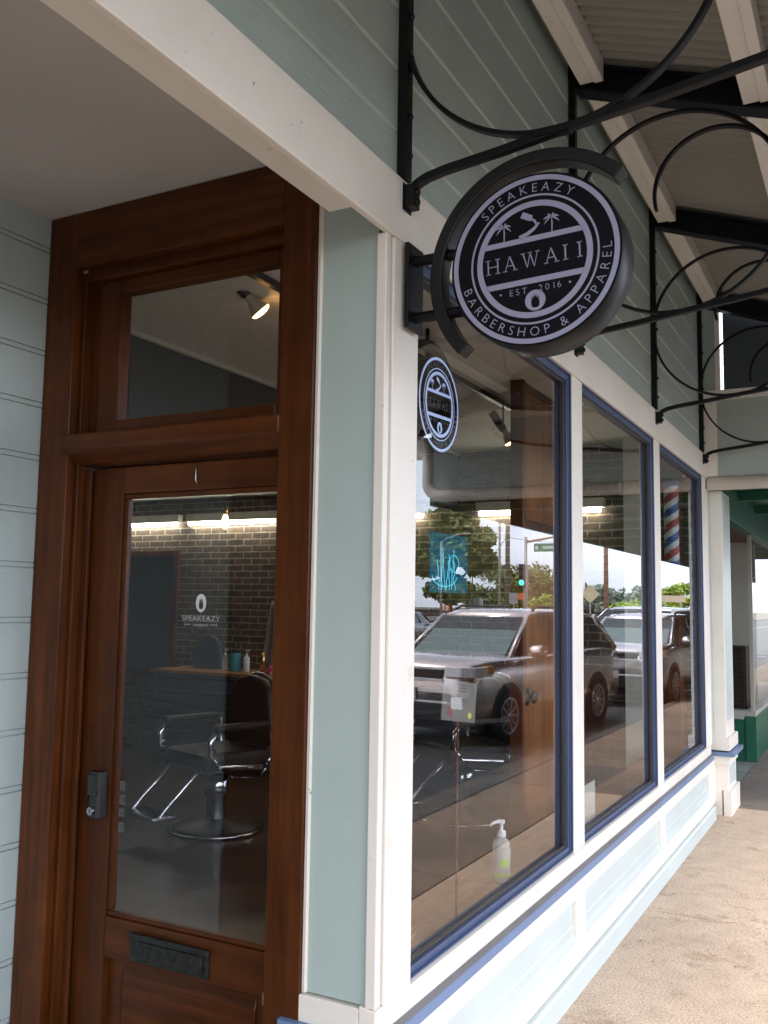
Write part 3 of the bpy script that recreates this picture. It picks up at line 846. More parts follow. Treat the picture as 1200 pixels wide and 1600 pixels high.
# tiny dots by the date
for u in (-.40, .40):
    m.add([SP(u + .013 * math.cos(2 * PI * i / 10), -.345 + .013 * math.sin(2 * PI * i / 10), XG) for i in range(10)], [tuple(range(10))])
m.build('emblem', None, sg, fixn=False)
m = MB().use(M['signwht'])
def arc_text(word, r, a0, a1, size, top=True):
    """letters spread evenly between two angles (degrees)"""
    ws = []
    for c in word:
        if c == ' ': ws.append(size * .30)
        else: ws.append(text_mesh(c)[2] * size)
    gap = size * .10
    tot = sum(ws) + gap * (len(ws) - 1)
    pos = 0
    for c, w in zip(word, ws):
        t = (pos + w / 2) / tot; pos += w + gap
        a = R(a0 + (a1 - a0) * t)
        if c == ' ': continue
        v, f, _ = text_mesh(c)
        for_v = []
        for x, y, z in v:
            x = (x - text_mesh(c)[2] / 2) * size; y = y * size - size * .345
            if top:
                rx_, ry = r + y, x
                for_v.append(SP(rx_ * math.cos(a) + ry * math.sin(a), rx_ * math.sin(a) - ry * math.cos(a), XG))
            else:
                rx_, ry = r - y, x
                for_v.append(SP(rx_ * math.cos(a) - ry * math.sin(a), rx_ * math.sin(a) + ry * math.cos(a), XG))
        m.add(for_v, f)
arc_text('SPEAKEAZY', .825, 135, 53, .150, True)
arc_text('BARBERSHOP & APPAREL', .825, 193, 362, .150, False)
def line_text(word, uc, v0, width, size):
    ws = [text_mesh(c)[2] * size if c != ' ' else size * .3 for c in word]
    gap = (width - sum(ws)) / (len(ws) - 1); pos = uc - width / 2
    for c, w in zip(word, ws):
        if c != ' ':
            v, f, _ = text_mesh(c)
            m.add([SP(pos + x * size, v0 + y * size, XG) for x, y, z in v], f)
        pos += w + gap
line_text('EST. 2016', 0, -.382, .60, .105)
# serif capitals for the middle band
def quad(pts): m.add([SP(u, v, XG) for u, v in pts], [tuple(range(len(pts)))])
def serif_letter(c, x, y, h):
    w = .016; s_ = .010; k_ = .022
    def stem(x0, ww=w): quad([(x0, y), (x0 + ww, y), (x0 + ww, y + h), (x0, y + h)])
    def ser(xc, yy, half=.030): quad([(xc - half, yy), (xc + half, yy), (xc + half, yy + s_), (xc - half, yy + s_)])
    if c == 'I':
        stem(x, w * 1.15); ser(x + w * .57, y); ser(x + w * .57, y + h - s_); return
    if c == 'H':
        stem(x); stem(x + .115)
        for xx in (x + w / 2, x + .115 + w / 2): ser(xx, y); ser(xx, y + h - s_)
        quad([(x + w, y + h * .47), (x + .115, y + h * .47), (x + .115, y + h * .53), (x + w, y + h * .53)]); return
    if c == 'A':
        a = x + .068
        quad([(x + .004, y), (x + .014, y), (a + .004, y + h), (a - .004, y + h)])
        quad([(x + .122, y), (x + .140, y), (a + .006, y + h), (a - .010, y + h)])
        quad([(x + .035, y + h * .33), (x + .112, y + h * .33), (x + .108, y + h * .39), (x + .038, y + h * .39)])
        ser(x + .009, y, .026); ser(x + .131, y, .028); return
    if c == 'W':
        quad([(x, y + h), (x + .018, y + h), (x + .060, y), (x + .052, y)])
        quad([(x + .052, y), (x + .060, y), (x + .100, y + h), (x + .090, y + h)])
        quad([(x + .080, y + h), (x + .098, y + h), (x + .142, y), (x + .134, y)])
        quad([(x + .134, y), (x + .142, y), (x + .184, y + h), (x + .175, y + h)])
        ser(x + .009, y + h - s_, .026); ser(x + .090, y + h - s_, .026); ser(x + .18, y + h - s_, .024); return
XH = -.545
for c, x in zip('HAWAII', [-.545, -.345, -.130, .135, .355, .515]):
    serif_letter(c, x, -.088, .175)
m.build('lettering', None, sg, fixn=False)
# half-ring bar, mounting plate, arms (in the sign's frame)
def shift(m): m.v = [(x - SX, y + SD, z - SZ) for x, y, z in m.v]; return m
m = MB().use(M['signrim'])
pts = [(SD + .302 * math.cos(R(a)), SZ + .302 * math.sin(R(a))) for a in range(44, 226, 3)]
m.ribbon(pts, .120, .060, .036); shift(m).build('half_ring', None, sg, .004)
m = MB().use(M['iron']); m.box(.072, .172, -.030, -.0165, 2.385, 2.636); shift(m).build('mount_plate', None, sg, .003)
for z in (2.592, 2.424):
    m = MB().use(M['iron']); m.cyl((.122, -.030, z), (.122, -.175, z), .016, n=14); shift(m).build('support_arm', None, sg)

# second sign of the same make hangs inside the first window, parallel to the glass
sg2 = empty('hanging_sign', (1.79, .66, 2.565), R(90))
tag(sg2, 'second round black sign hanging inside the first window, facing the street', 'sign')
for chd in sg.children:
    if chd.name.startswith(('mount', 'support')): continue
    c = dup(chd, None, 0, None, sg2)
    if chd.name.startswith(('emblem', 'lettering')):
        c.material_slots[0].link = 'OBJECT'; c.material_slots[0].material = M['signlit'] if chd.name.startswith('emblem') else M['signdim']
m = MB().use(M['iron']); m.cyl((.065, 0, .24), (.065, 0, .385), .01); m.build('hanger', None, sg2)

# ------------------------------------------------------------------ things inside the shop
# fluorescent fixtures on the brick wall
tl0 = None
TL = [('white fluorescent tube light seen over the wooden interior door', 1.32, .50), ('white fluorescent tube light cut by the corner post', 2.93, .56), ('lit fluorescent tube, right-hand one seen through the door glass', 4.53, .53), ('lit fluorescent tube, left-hand one seen through the door glass', 5.75, .53)]
for l, yc, hw in TL:
    if tl0 is None:
        t = empty('tube_light'); m = MB().use(M['intceil']); m.box(-.075, -.0, -.56, .56, .02, .10); m.build('housing', None, t, .004)
        m = MB().use(M['tube']); m.cyl((-.055, -.53, 0), (-.055, .53, 0), .019, n=12); m.build('tube', None, t); tl0 = t
        o = t
    else: o = dup(tl0, (0, 0, 0))
    o.location = (XB - .002, yc, 2.40); tag(o, l, 'light', 'fluorescent lights along the brick wall')
# track lights
tk = tag(empty('track_light', (2.8, .97, 2.94)), 'black ceiling track with a lit spot bulb, above the first window', 'track light')
m = MB().use(M['black']); m.box(-1.6, 1.0, -.018, .018, -.022, .008); m.build('rail', None, tk, .002)
def spot(x, y, z, dirv, parent, ph):
    d = Vector(dirv).normalized(); q = d.to_track_quat('Z', 'Y').to_matrix().to_4x4(); xf = Matrix.Translation((x, y, z)) @ q
    m = MB().use(M['black']); m.lathe([(.0, -.135), (.024, -.135), (.027, -.12), (.027, .0), (.018, .01)], 18, xf, cap=False)
    hd = m.build('spot_head', None, parent)
    m = MB().use(M['intlight']); m.lathe([(.017, .01), (.020, .03), (.040, .075), (.047, .092)], 20, xf, cap=False)
    m.build('reflector', None, hd)
    m = MB().use(M['lamp']); m.lathe([(.0465, .0925), (.040, .103), (.02, .109), (0, .110)], 20, xf, cap=False); m.build('bulb', None, hd)
    m = MB().use(M['black']); m.cyl((x, y, z), (x, y, ph), .006, n=8); m.build('stem', None, hd)
spot(.55, -.05, -.20, (.35, -.45, -.8), tk, -.02)
tk2 = tag(empty('track_light', (1.0, 1.02, 2.94)), 'black ceiling track with a lit reflector bulb seen through the transom', 'track light')
m = MB().use(M['black']); m.box(-.35, .9, -.016, .016, -.022, .008); m.build('rail', None, tk2, .002)
spot(-.02, .20, .005, (.55, -.45, -.72), tk2, .008)
# pendant bulb
pb = tag(empty('pendant_bulb', (3.4, 3.17, 2.22)), 'amber filament bulb hanging in front of the fluorescent light', 'light bulb')
m = MB().use(M['brass']); m.lathe([(.012, .10), (.016, .09), (.017, .05), (.014, .045)], 16); m.build('socket', None, pb)
m = MB().use(M['filament']); m.lathe([(.013, .045), (.022, .02), (.031, -.02), (.028, -.05), (.012, -.066), (0, -.068)], 18, cap=False); m.build('bulb', None, pb)
m = MB().use(M['black']); m.cyl((0, 0, .10), (0, 0, .44), .003, n=6); m.build('cord', None, pb)
# drawer cabinet with wooden top
cb = tag(empty('drawer_cabinet', (4.78, 4.3, .06)), 'blue grey drawer cabinet with brass pulls and a wooden top', 'cabinet')
m = MB().use(M['cabinet']); m.box(0, .5, -.62, .74, .05, .86); m.build('carcass', None, cb, .004)
m = MB().use(M['shelf']); m.box(-.03, .515, -.66, .78, .862, .892); m.build('top', None, cb, .004)
for z0, z1 in ((.71, .84), (.58, .70), (.46, .57), (.34, .45), (.09, .33)):
    dr = MB().use(M['cabinet']).box(-.016, -.001, -.58, .70, z0, z1).build('drawer', None, cb, .003)
    m = MB().use(M['brass']); m.box(-.036, -.0165, -.35, .66, z1 - .022, z1 - .012); m.build('pull', None, dr)
cb2 = tag(empty('drawer_cabinet', (4.78, 1.55, .06)), 'blue grey drawer cabinet against the brick behind the first window', 'cabinet')
# mirror
mr = tag(empty('wall_mirror', (5.27, 5.62, 1.55)), 'tall wood framed mirror on the brick wall, left of the door decal', 'mirror')
def mirmat():
    t = NT('dark_mirror_glass'); principled(t, (.30, .33, .35), .04, 1); return t.m
M['mirror'] = mirmat()
m = MB().use(M['mirror']); m.box(0, .01, -.36, .62, -.66, .52); m.build('mirror_glass', None, mr)
m = MB().use(M['wood_col']); m.box(-.02, .02, -.42, -.3605, -.72, .58); m.box(-.02, .02, .6205, .68, -.72, .58); m.box(-.02, .02, -.36, .62, .5205, .58); m.box(-.02, .02, -.36, .62, -.72, -.6605); m.build('frame', None, mr, .004)
# things on the counter (z = .952)
ZC = .06 + .893
def lat(name, mat_, prof, loc_, label, cat, extra=None, group=None):
    o = MB().use(mat_).lathe(prof, 20, cap=False).build(name, None)
    o.location = loc_; tag(o, label, cat, group)
    if extra: extra(o)
    return o
hd = MB().use(M['cabinet']).prism([(-.16, 0), (.16, 0), (.165, .12), (.14, .23), (.09, .30), (0, .33), (-.09, .30), (-.14, .23), (-.165, .12)], 0, .06, 'x', True).build('counter_mirror', None, None, .006)
hd.location = (5.1, 4.66, ZC); tag(hd, 'dark round-topped mirror standing on the wooden counter', 'mirror')
def pump(o):
    m = MB().use(M['decal']); m.lathe([(.013, .14), (.013, .165), (.004, .17), (.004, .195)], 10, cap=False); m.box(-.006, .006, -.035, .008, .193, .203); m.build('pump', None, o)
lat('soap_bottle', M['clear'], [(0, 0), (.03, 0), (.032, .01), (.032, .12), (.014, .14), (.0, .141)], (5.02, 4.37, ZC), 'clear pump bottle on the counter, left of the teal jar', 'bottle', pump, 'bottles on the counter')
lat('soap_bottle', M['decal'], [(0, 0), (.028, 0), (.030, .01), (.030, .13), (.014, .14), (.0, .141)], (5.02, 4.12, ZC), 'white pump bottle on the counter, right of the teal jar', 'bottle', pump, 'bottles on the counter')
def lidc(o):
    m = MB().use(M['black']); m.lathe([(.02, .17), (.045, .175), (.045, .20), (.012, .21), (.012, .26), (0, .262)], 16, cap=False); m.build('lid', None, o)
lat('disinfectant_jar', M['teal'], [(0, 0), (.055, 0), (.058, .015), (.055, .11), (.058, .16), (.045, .17), (0, .17)], (5.02, 4.25, ZC), 'teal disinfectant jar with dark lid among the counter bottles', 'jar', lidc)
lat('spray_can', M['brass'], [(0, 0), (.026, 0), (.026, .15), (.018, .17), (.010, .19), (0, .191)], (4.92, 3.86, ZC), 'gold spray can at the right end of the counter', 'can')
# hanging cape
m = MB().use(M['grey'])
vs = []; fs = []
nu, nv = 14, 10
for j in range(nv):
    for i in range(nu):
        u = i / (nu - 1) - .5; t = j / (nv - 1)
        vs.append((5.24 - .04 * math.sin(u * 22) * t - .03, 3.93 + u * (.10 + .26 * t), 1.62 - .66 * t - .04 * math.cos(u * 15) * t))
for j in range(nv - 1):
    for i in range(nu - 1): fs.append((j * nu + i, j * nu + i + 1, (j + 1) * nu + i + 1, (j + 1) * nu + i))
m.add(vs, fs, True)
cp = m.build('barber_cape', None); sol = cp.modifiers.new('thick', 'SOLIDIFY'); sol.thickness = .008
tag(cp, 'grey and black cloth hanging on the brick wall behind the counter', 'cape')
m = MB().use(M['black']); m.tube([(5.29, 3.93, 1.66), (5.2, 3.93, 1.65), (5.19, 3.93, 1.69)], .008, 6); m.box(5.16, 5.24, 3.84, 3.90, .98, 1.58); m.build('hook', None, cp)
dry = MB().use(M['pink']).tube([(4.74, 3.72, ZC + .01), (4.71, 3.66, ZC + .03), (4.68, 3.60, ZC + .08)], .02, 8).build('hair_dryer', None)
tag(dry, 'pink handled tool hanging over the end of the counter', 'tool')
# barber chairs
def make_chair():
    c = empty('barber_chair')
    m = MB().use(M['leather']); m.lathe([(.0, 0), (.31, 0), (.315, .015), (.28, .035), (.10, .06), (.065, .08)], 32, cap=False); bs = m.build('base', None, c)
    m = MB().use(M['darkchrome']); m.tube([(.318 * math.cos(2 * PI * i / 40), .318 * math.sin(2 * PI * i / 40), .014) for i in range(41)], .009, 6); m.build('base_rim', None, bs)
    m = MB().use(M['darkchrome']); m.lathe([(.065, .08), (.065, .22), (.085, .24), (.085, .36), (.05, .37)], 20, cap=False); m.build('column', None, c)
    m = MB().use(M['leather']); m.box(-.27, .27, -.26, .26, .42, .55); m.build('seat', None, c, .04)
    m = MB().use(M['leather']); m.prism([(-.24, .55), (.24, .55), (.25, .80), (.22, .93), (.14, 1.0), (0, 1.03), (-.14, 1.0), (-.22, .93), (-.25, .80)], .24, .33, 'x', True)
    bk = m.build('backrest', None, c, .02)
    m = MB().use(M['darkchrome']); m.tube([(.335, .25 * math.cos(a), .80 + .235 * math.sin(a)) for a in [PI * i / 16 for i in range(17)]], .013, 8); m.build('back_trim', None, bk)
    for sy in (-1, 1):
        m = MB().use(M['leather']); m.box(-.24, .20, sy * .31 - .035, sy * .31 + .035, .70, .745); ar = m.build('armrest', None, c, .02)
        m = MB().use(M['darkchrome'])
        m.tube([(-.22, sy * .31, .70), (-.27, sy * .31, .64), (-.27, sy * .31, .55), (-.20, sy * .31, .47), (.16, sy * .31, .44), (.24, sy * .31, .52), (.22, sy * .31, .70)], .019, 8)
        for q in range(5): m.lathe([(.026, -.01), (.026, .01)], 10, Matrix.Translation((-.27 + q * .018, sy * .31, .62 - q * .04)))
        m.build('arm_bracket', None, ar)
    m = MB().use(M['darkchrome']); m.tube([(-.26, -.17, .44), (-.46, -.17, .26), (-.55, -.17, .17), (-.60, 0, .17), (-.55, .17, .17), (-.46, .17, .26), (-.26, .17, .44)], .016, 8)
    m.box(-.60, -.44, -.19, .19, .165, .185); m.build('footrest', None, c, .004)
    m = MB().use(M['darkchrome']); m.tube([(.05, -.1, .36), (.1, -.36, .38), (.1, -.42, .46)], .010, 8); m.use(M['black']); m.lathe([(0, -.03), (.02, -.025), (.02, .02), (0, .03)], 10, Matrix.Translation((.1, -.42, .48)), cap=False); m.build('lever', None, c)
    return c
ch = make_chair(); ch.location = (3.0, 2.86, .062); ch.rotation_euler = (0, 0, R(-18)); tag(ch, 'chrome and brown leather barber chair seen through the door glass', 'barber chair', 'barber chairs')
ch2 = dup(ch, (4.2, 1.55, .062), R(-35)); tag(ch2, 'chrome barber chair in shadow behind the first window', 'barber chair', 'barber chairs')
for o in (cb2,):
    for chd in cb.children: dup(chd, None, 0, None, o)

# things in the shop windows
def add_bottle():
    b = tag(empty('sanitizer_bottle', (1.42, .195, .502)), 'clear hand sanitizer bottle with white pump on the window shelf', 'bottle')
    m = MB().use(M['clear'])
    def ov(r, z): return (r, z)
    m.lathe([(0, 0), (.034, 0), (.036, .006), (.036, .145), (.030, .162), (.016, .172), (.015, .178)], 28, cap=False); m.build('body', None, b)
    m = MB().use(M['paper']); n = 22
    vs = [(.0368 * math.cos(R(150 + 150 * i / n)), .0368 * math.sin(R(150 + 150 * i / n)), z) for z in (.03, .132) for i in range(n + 1)]
    m.add(vs, [(i, i + 1, n + 2 + i, n + 1 + i) for i in range(n)], True)
    m.use(M['lime'])
    vs = [(.0374 * math.cos(R(150 + 150 * i / n)), .0374 * math.sin(R(150 + 150 * i / n)), z) for z in (.024, .04 + .0) for i in range(n + 1)]
    m.add(vs, [(i, i + 1, n + 2 + i, n + 1 + i) for i in range(n)], True)
    vs = [(.0374 * math.cos(R(195 + 60 * i / 12)), .0374 * math.sin(R(195 + 60 * i / 12)), z) for z in (.062, .094) for i in range(13)]
    m.add(vs, [(i, i + 1, 14 + i, 13 + i) for i in range(12)], True)
    m.use(M['boxgrey'])
    for z, h in ((.118, .004), (.110, .003), (.102, .002)):
        vs = [(.0375 * math.cos(R(180 + 90 * i / 12)), .0375 * math.sin(R(180 + 90 * i / 12)), zz) for zz in (z, z + h) for i in range(13)]
        m.add(vs, [(i, i + 1, 14 + i, 13 + i) for i in range(12)], True)
    m.build('label', None, b, fixn=False)
    m = MB().use(M['decal']); m.lathe([(.018, .175), (.018, .197), (.008, .200), (.007, .222), (.013, .226), (.014, .240), (0, .241)], 20, cap=False)
    m.tube([(0, 0, .234), (-.022, .012, .235), (-.042, .024, .231), (-.050, .028, .222)], [.008, .007, .006, .005], 8)
    m.build('pump', None, b)
add_bottle()
def stick_sign():
    s = tag(empty('stick_sign', (.89, .155, .50)), 'white paper placard on a thin stick behind the first window', 'placard')
    m = MB().use(M['wood_col']); m.box(-.004, .004, .004, .009, .0, .70); m.build('stick', None, s)
    m = MB().use(M['placard']); m.box(-.150, .150, -.002, .003, .690, .832)
    m.use(M['ink'])
    for z, w in ((.818, .07), (.808, .06), (.797, .065)): m.box(.02 - w * .8, .02 + w * .7, -.003, -.0022, z - .002, z + .002)
    v, f, w = text_mesh('Aloha!', .042)
    m.add([(a - w / 2 + .012 + b * .25, -.0032, .755 + b) for a, b, c in v], f)
    m.use(M['red'])
    for a in range(5):
        q = R(90 + 72 * a); m.add([(-.085 + .004 * math.cos(q + 1.5), -.0032, .722 + .003 * math.sin(q + 1.5)), (-.085 + .024 * math.cos(q - .3), -.0032, .722 + .016 * math.sin(q - .3)), (-.085 + .027 * math.cos(q), -.0032, .722 + .018 * math.sin(q)), (-.085 + .024 * math.cos(q + .3), -.0032, .722 + .016 * math.sin(q + .3))], [(0, 1, 2, 3)])
    m.use(M['yellow']); m.add([(.095 + .018 * math.cos(2 * PI * i / 16), -.0032, .714 + .011 * math.sin(2 * PI * i / 16)) for i in range(16)], [tuple(range(16))])
    ca, sa = math.cos(R(-8)), math.sin(R(-8))
    m.v = [(x * ca - (z - .76) * sa, y, .76 + x * sa + (z - .76) * ca) for x, y, z in m.v]
    m.build('placard', None, s, fixn=False)
stick_sign()
nt = MB().use(M['paper']).box(2.18, 2.48, .10, .103, .50, .745)
nt.use(M['boxgrey'])
for z in (.68, .665, .65): nt.box(2.33, 2.44, .0985, .0995, z, z + .004)
nt.box(2.35, 2.365, .0985, .0995, .545, .615); nt.box(2.366, 2.40, .0985, .0995, .545, .56)
tag(nt.build('paper_notice', None), 'white paper notice standing in the corner of the second window', 'notice')
m = MB().use(M['acrylic']); m.box(.55, .86, .115, .120, 1.645, 1.845)
ac = m.build('acrylic_sign', None); tag(ac, 'translucent blue acrylic panel with glowing hand-drawn lines in the first window', 'sign')
m = MB().use(M['neon'])
random.seed(11)
for q in range(7):
    x0 = .61 + .022 * q; pts = []
    for i in range(8):
        pts.append((x0 + random.uniform(-.006, .010) + .006 * i * (.3 if q % 2 else -.2), .1135, 1.655 + (.10 + .02 * (q % 3)) * i / 7))
    m.tube(pts, .0014, 5)
m.tube([(.66 + .10 * math.cos(a) , .1135, 1.70 - .035 * math.sin(a)) for a in [PI * i / 14 for i in range(15)]], .0016, 5)
m.tube([(.74 + .04 * math.cos(a), .1135, 1.745 + .03 * math.sin(a)) for a in [2 * PI * i / 14 for i in range(15)]], .0014, 5)
m.build('glowing_lines', None, ac)
# barber pole
bp = tag(empty('barber_pole', (5.0, .185, 1.93)), 'red white and blue striped barber pole in the third window', 'barber pole')
t = NT('spiral_stripes'); p = principled(t, (.8, .8, .8), .4)
c = t.node('ShaderNodeTexCoord'); s_ = t.node('ShaderNodeSeparateXYZ'); t.link(c.outputs['Object'], s_.inputs[0])
at = t.node('ShaderNodeMath', operation='ARCTAN2'); t.link(s_.outputs['Y'], at.inputs[0]); t.link(s_.outputs['X'], at.inputs[1])
k1 = t.node('ShaderNodeMath', operation='MULTIPLY'); k1.inputs[1].default_value = 1 / (2 * PI); t.link(at.outputs[0], k1.inputs[0])
k2 = t.node('ShaderNodeMath', operation='MULTIPLY_ADD'); k2.inputs[1].default_value = -4.6; t.link(s_.outputs['Z'], k2.inputs[0]); t.link(k1.outputs[0], k2.inputs[2])
k3 = t.node('ShaderNodeMath', operation='FRACT'); t.link(k2.outputs[0], k3.inputs[0])
rp = t.node('ShaderNodeValToRGB'); rp.color_ramp.interpolation = 'CONSTANT'
e = rp.color_ramp.elements; e[0].position = 0; e[0].color = (.30, .012, .016, 1); e[1].position = .27; e[1].color = (.50, .56, .57, 1)
for pos, cc in ((.5, (.012, .07, .26, 1)), (.77, (.50, .56, .57, 1))):
    q_ = e.new(pos); q_.color = cc
t.link(k3.outputs[0], rp.inputs[0]); t.link(rp.outputs[0], p.inputs['Base Color'])
m = MB().use(t.m); m.lathe([(.055, 0.03), (.055, .60)], 28); m.build('striped_cylinder', None, bp)
m = MB().use(M['bluep']); m.lathe([(0, -.03), (.03, -.025), (.058, 0), (.060, .029)], 24, cap=False); m.lathe([(.060, .601), (.060, .63), (.03, .66), (0, .665)], 24, cap=False); m.build('end_caps', None, bp)
# toy dog / straw bundle end at the near corner of the shelf
m = MB().use(M['paper'])
st = MB().use(plain('pale_straw', (.55, .46, .28), .8))
random.seed(5)
for i in range(260):
    a = random.uniform(0, 2 * PI); r = random.uniform(0, .03); l = random.uniform(.06, .12)
    x, y = .43 + r * math.cos(a), .17 + r * math.sin(a) * .8
    st.tube([(x, y, .503), (x + .4 * r * math.cos(a), y + .4 * r * math.sin(a), .503 + l * .6), (x + 1.3 * r * math.cos(a) + random.gauss(0, .01), y + 1.3 * r * math.sin(a), .503 + l)], [.0016, .0014, .0006], 4)
tag(st.build('straw_brush', None), 'bundle of pale straw bristles at the near end of the window shelf', 'brush')

# ------------------------------------------------------------------ neighbouring green shop
ns = tag(empty('green_shop', (0, 0, 0)), 'green painted neighbouring shop with display window and flat canopy', 'shop')
m = MB().use(M['green_d']); m.box(6.12, 40, -.02, .10, 2.42, 2.83); m.build('header', None, ns, .004)
m = MB().use(M['green']); m.box(5.62, 40, -2.36, -.0205, 2.75, 2.80); m.box(5.62, 6.1195, -.0204, .10, 2.76, 2.82)
for i in range(24): m.box(5.9 + i * 1.4, 5.98 + i * 1.4, -2.30, -.03, 2.66, 2.749)
m.build('canopy', None, ns, .003)
box('canopy_valance', M['green_d'], 5.62, 40, -2.42, -2.365, 2.53, 2.84, ns, .003)
m = MB().use(M['green']); m.box(8.56, 14, .02, .10, -.02, .455); m.box(8.56, 8.64, .101, 2.0, -.02, .455); m.box(8.545, 8.65, .008, .12, -.02, .47); m.build('base_panel', None, ns, .004)
m = MB().use(M['cream']); m.box(8.55, 14, .012, .12, .471, .52); m.box(8.55, 8.66, .121, 2.0, .456, .52); m.box(8.56, 8.60, .02, .06, .521, 2.42); m.build('window_sill', None, ns, .004)
MB().box(8.605, 14, .045, .051, .522, 2.42).build('pane', M['pane'], ns)
MB().box(8.575, 8.581, .065, 2.0, .522, 2.42).build('pane', M['pane'], ns)
box('display_back_wall', M['cream'], 9.75, 9.85, .12, 2.2, .461, 2.42, ns, 0)
box('display_floor', M['cream'], 8.5, 14, .13, 1.55, .44, .46, ns, 0)
m = MB().use(M['brown']); m.box(6.12, 14, .101, 2.7, 2.43, 2.47); m.box(6.12, 8.5, 2.6, 2.7, 0, 2.43); m.build('recess_lining', None, ns)
m = MB().use(M['whitewall']); m.box(5.62, 40, .5, .7, 2.85, 6.5); m.box(5.62, 40, .101, .499, 2.80, 2.849); m.build('upper_wall', None, ns)
m = MB().use(M['cream']); m.box(14, 40, .06, .16, 0, 2.42); m.build('shop_wall', None, ns)
ck = tag(empty('dark_cupboard', (9.42, .20, .462)), 'dark brown cupboard inside the green shop window', 'cupboard')
m = MB().use(M['cupboard']); m.box(0, .30, 0, .5, 0, .72); m.build('carcass', None, ck, .004)
m = MB().use(M['cupboard']); m.box(-.016, -.001, .02, .245, .03, .70); m.box(-.016, -.001, .255, .48, .03, .70); m.build('cupboard_door', None, ck, .003)

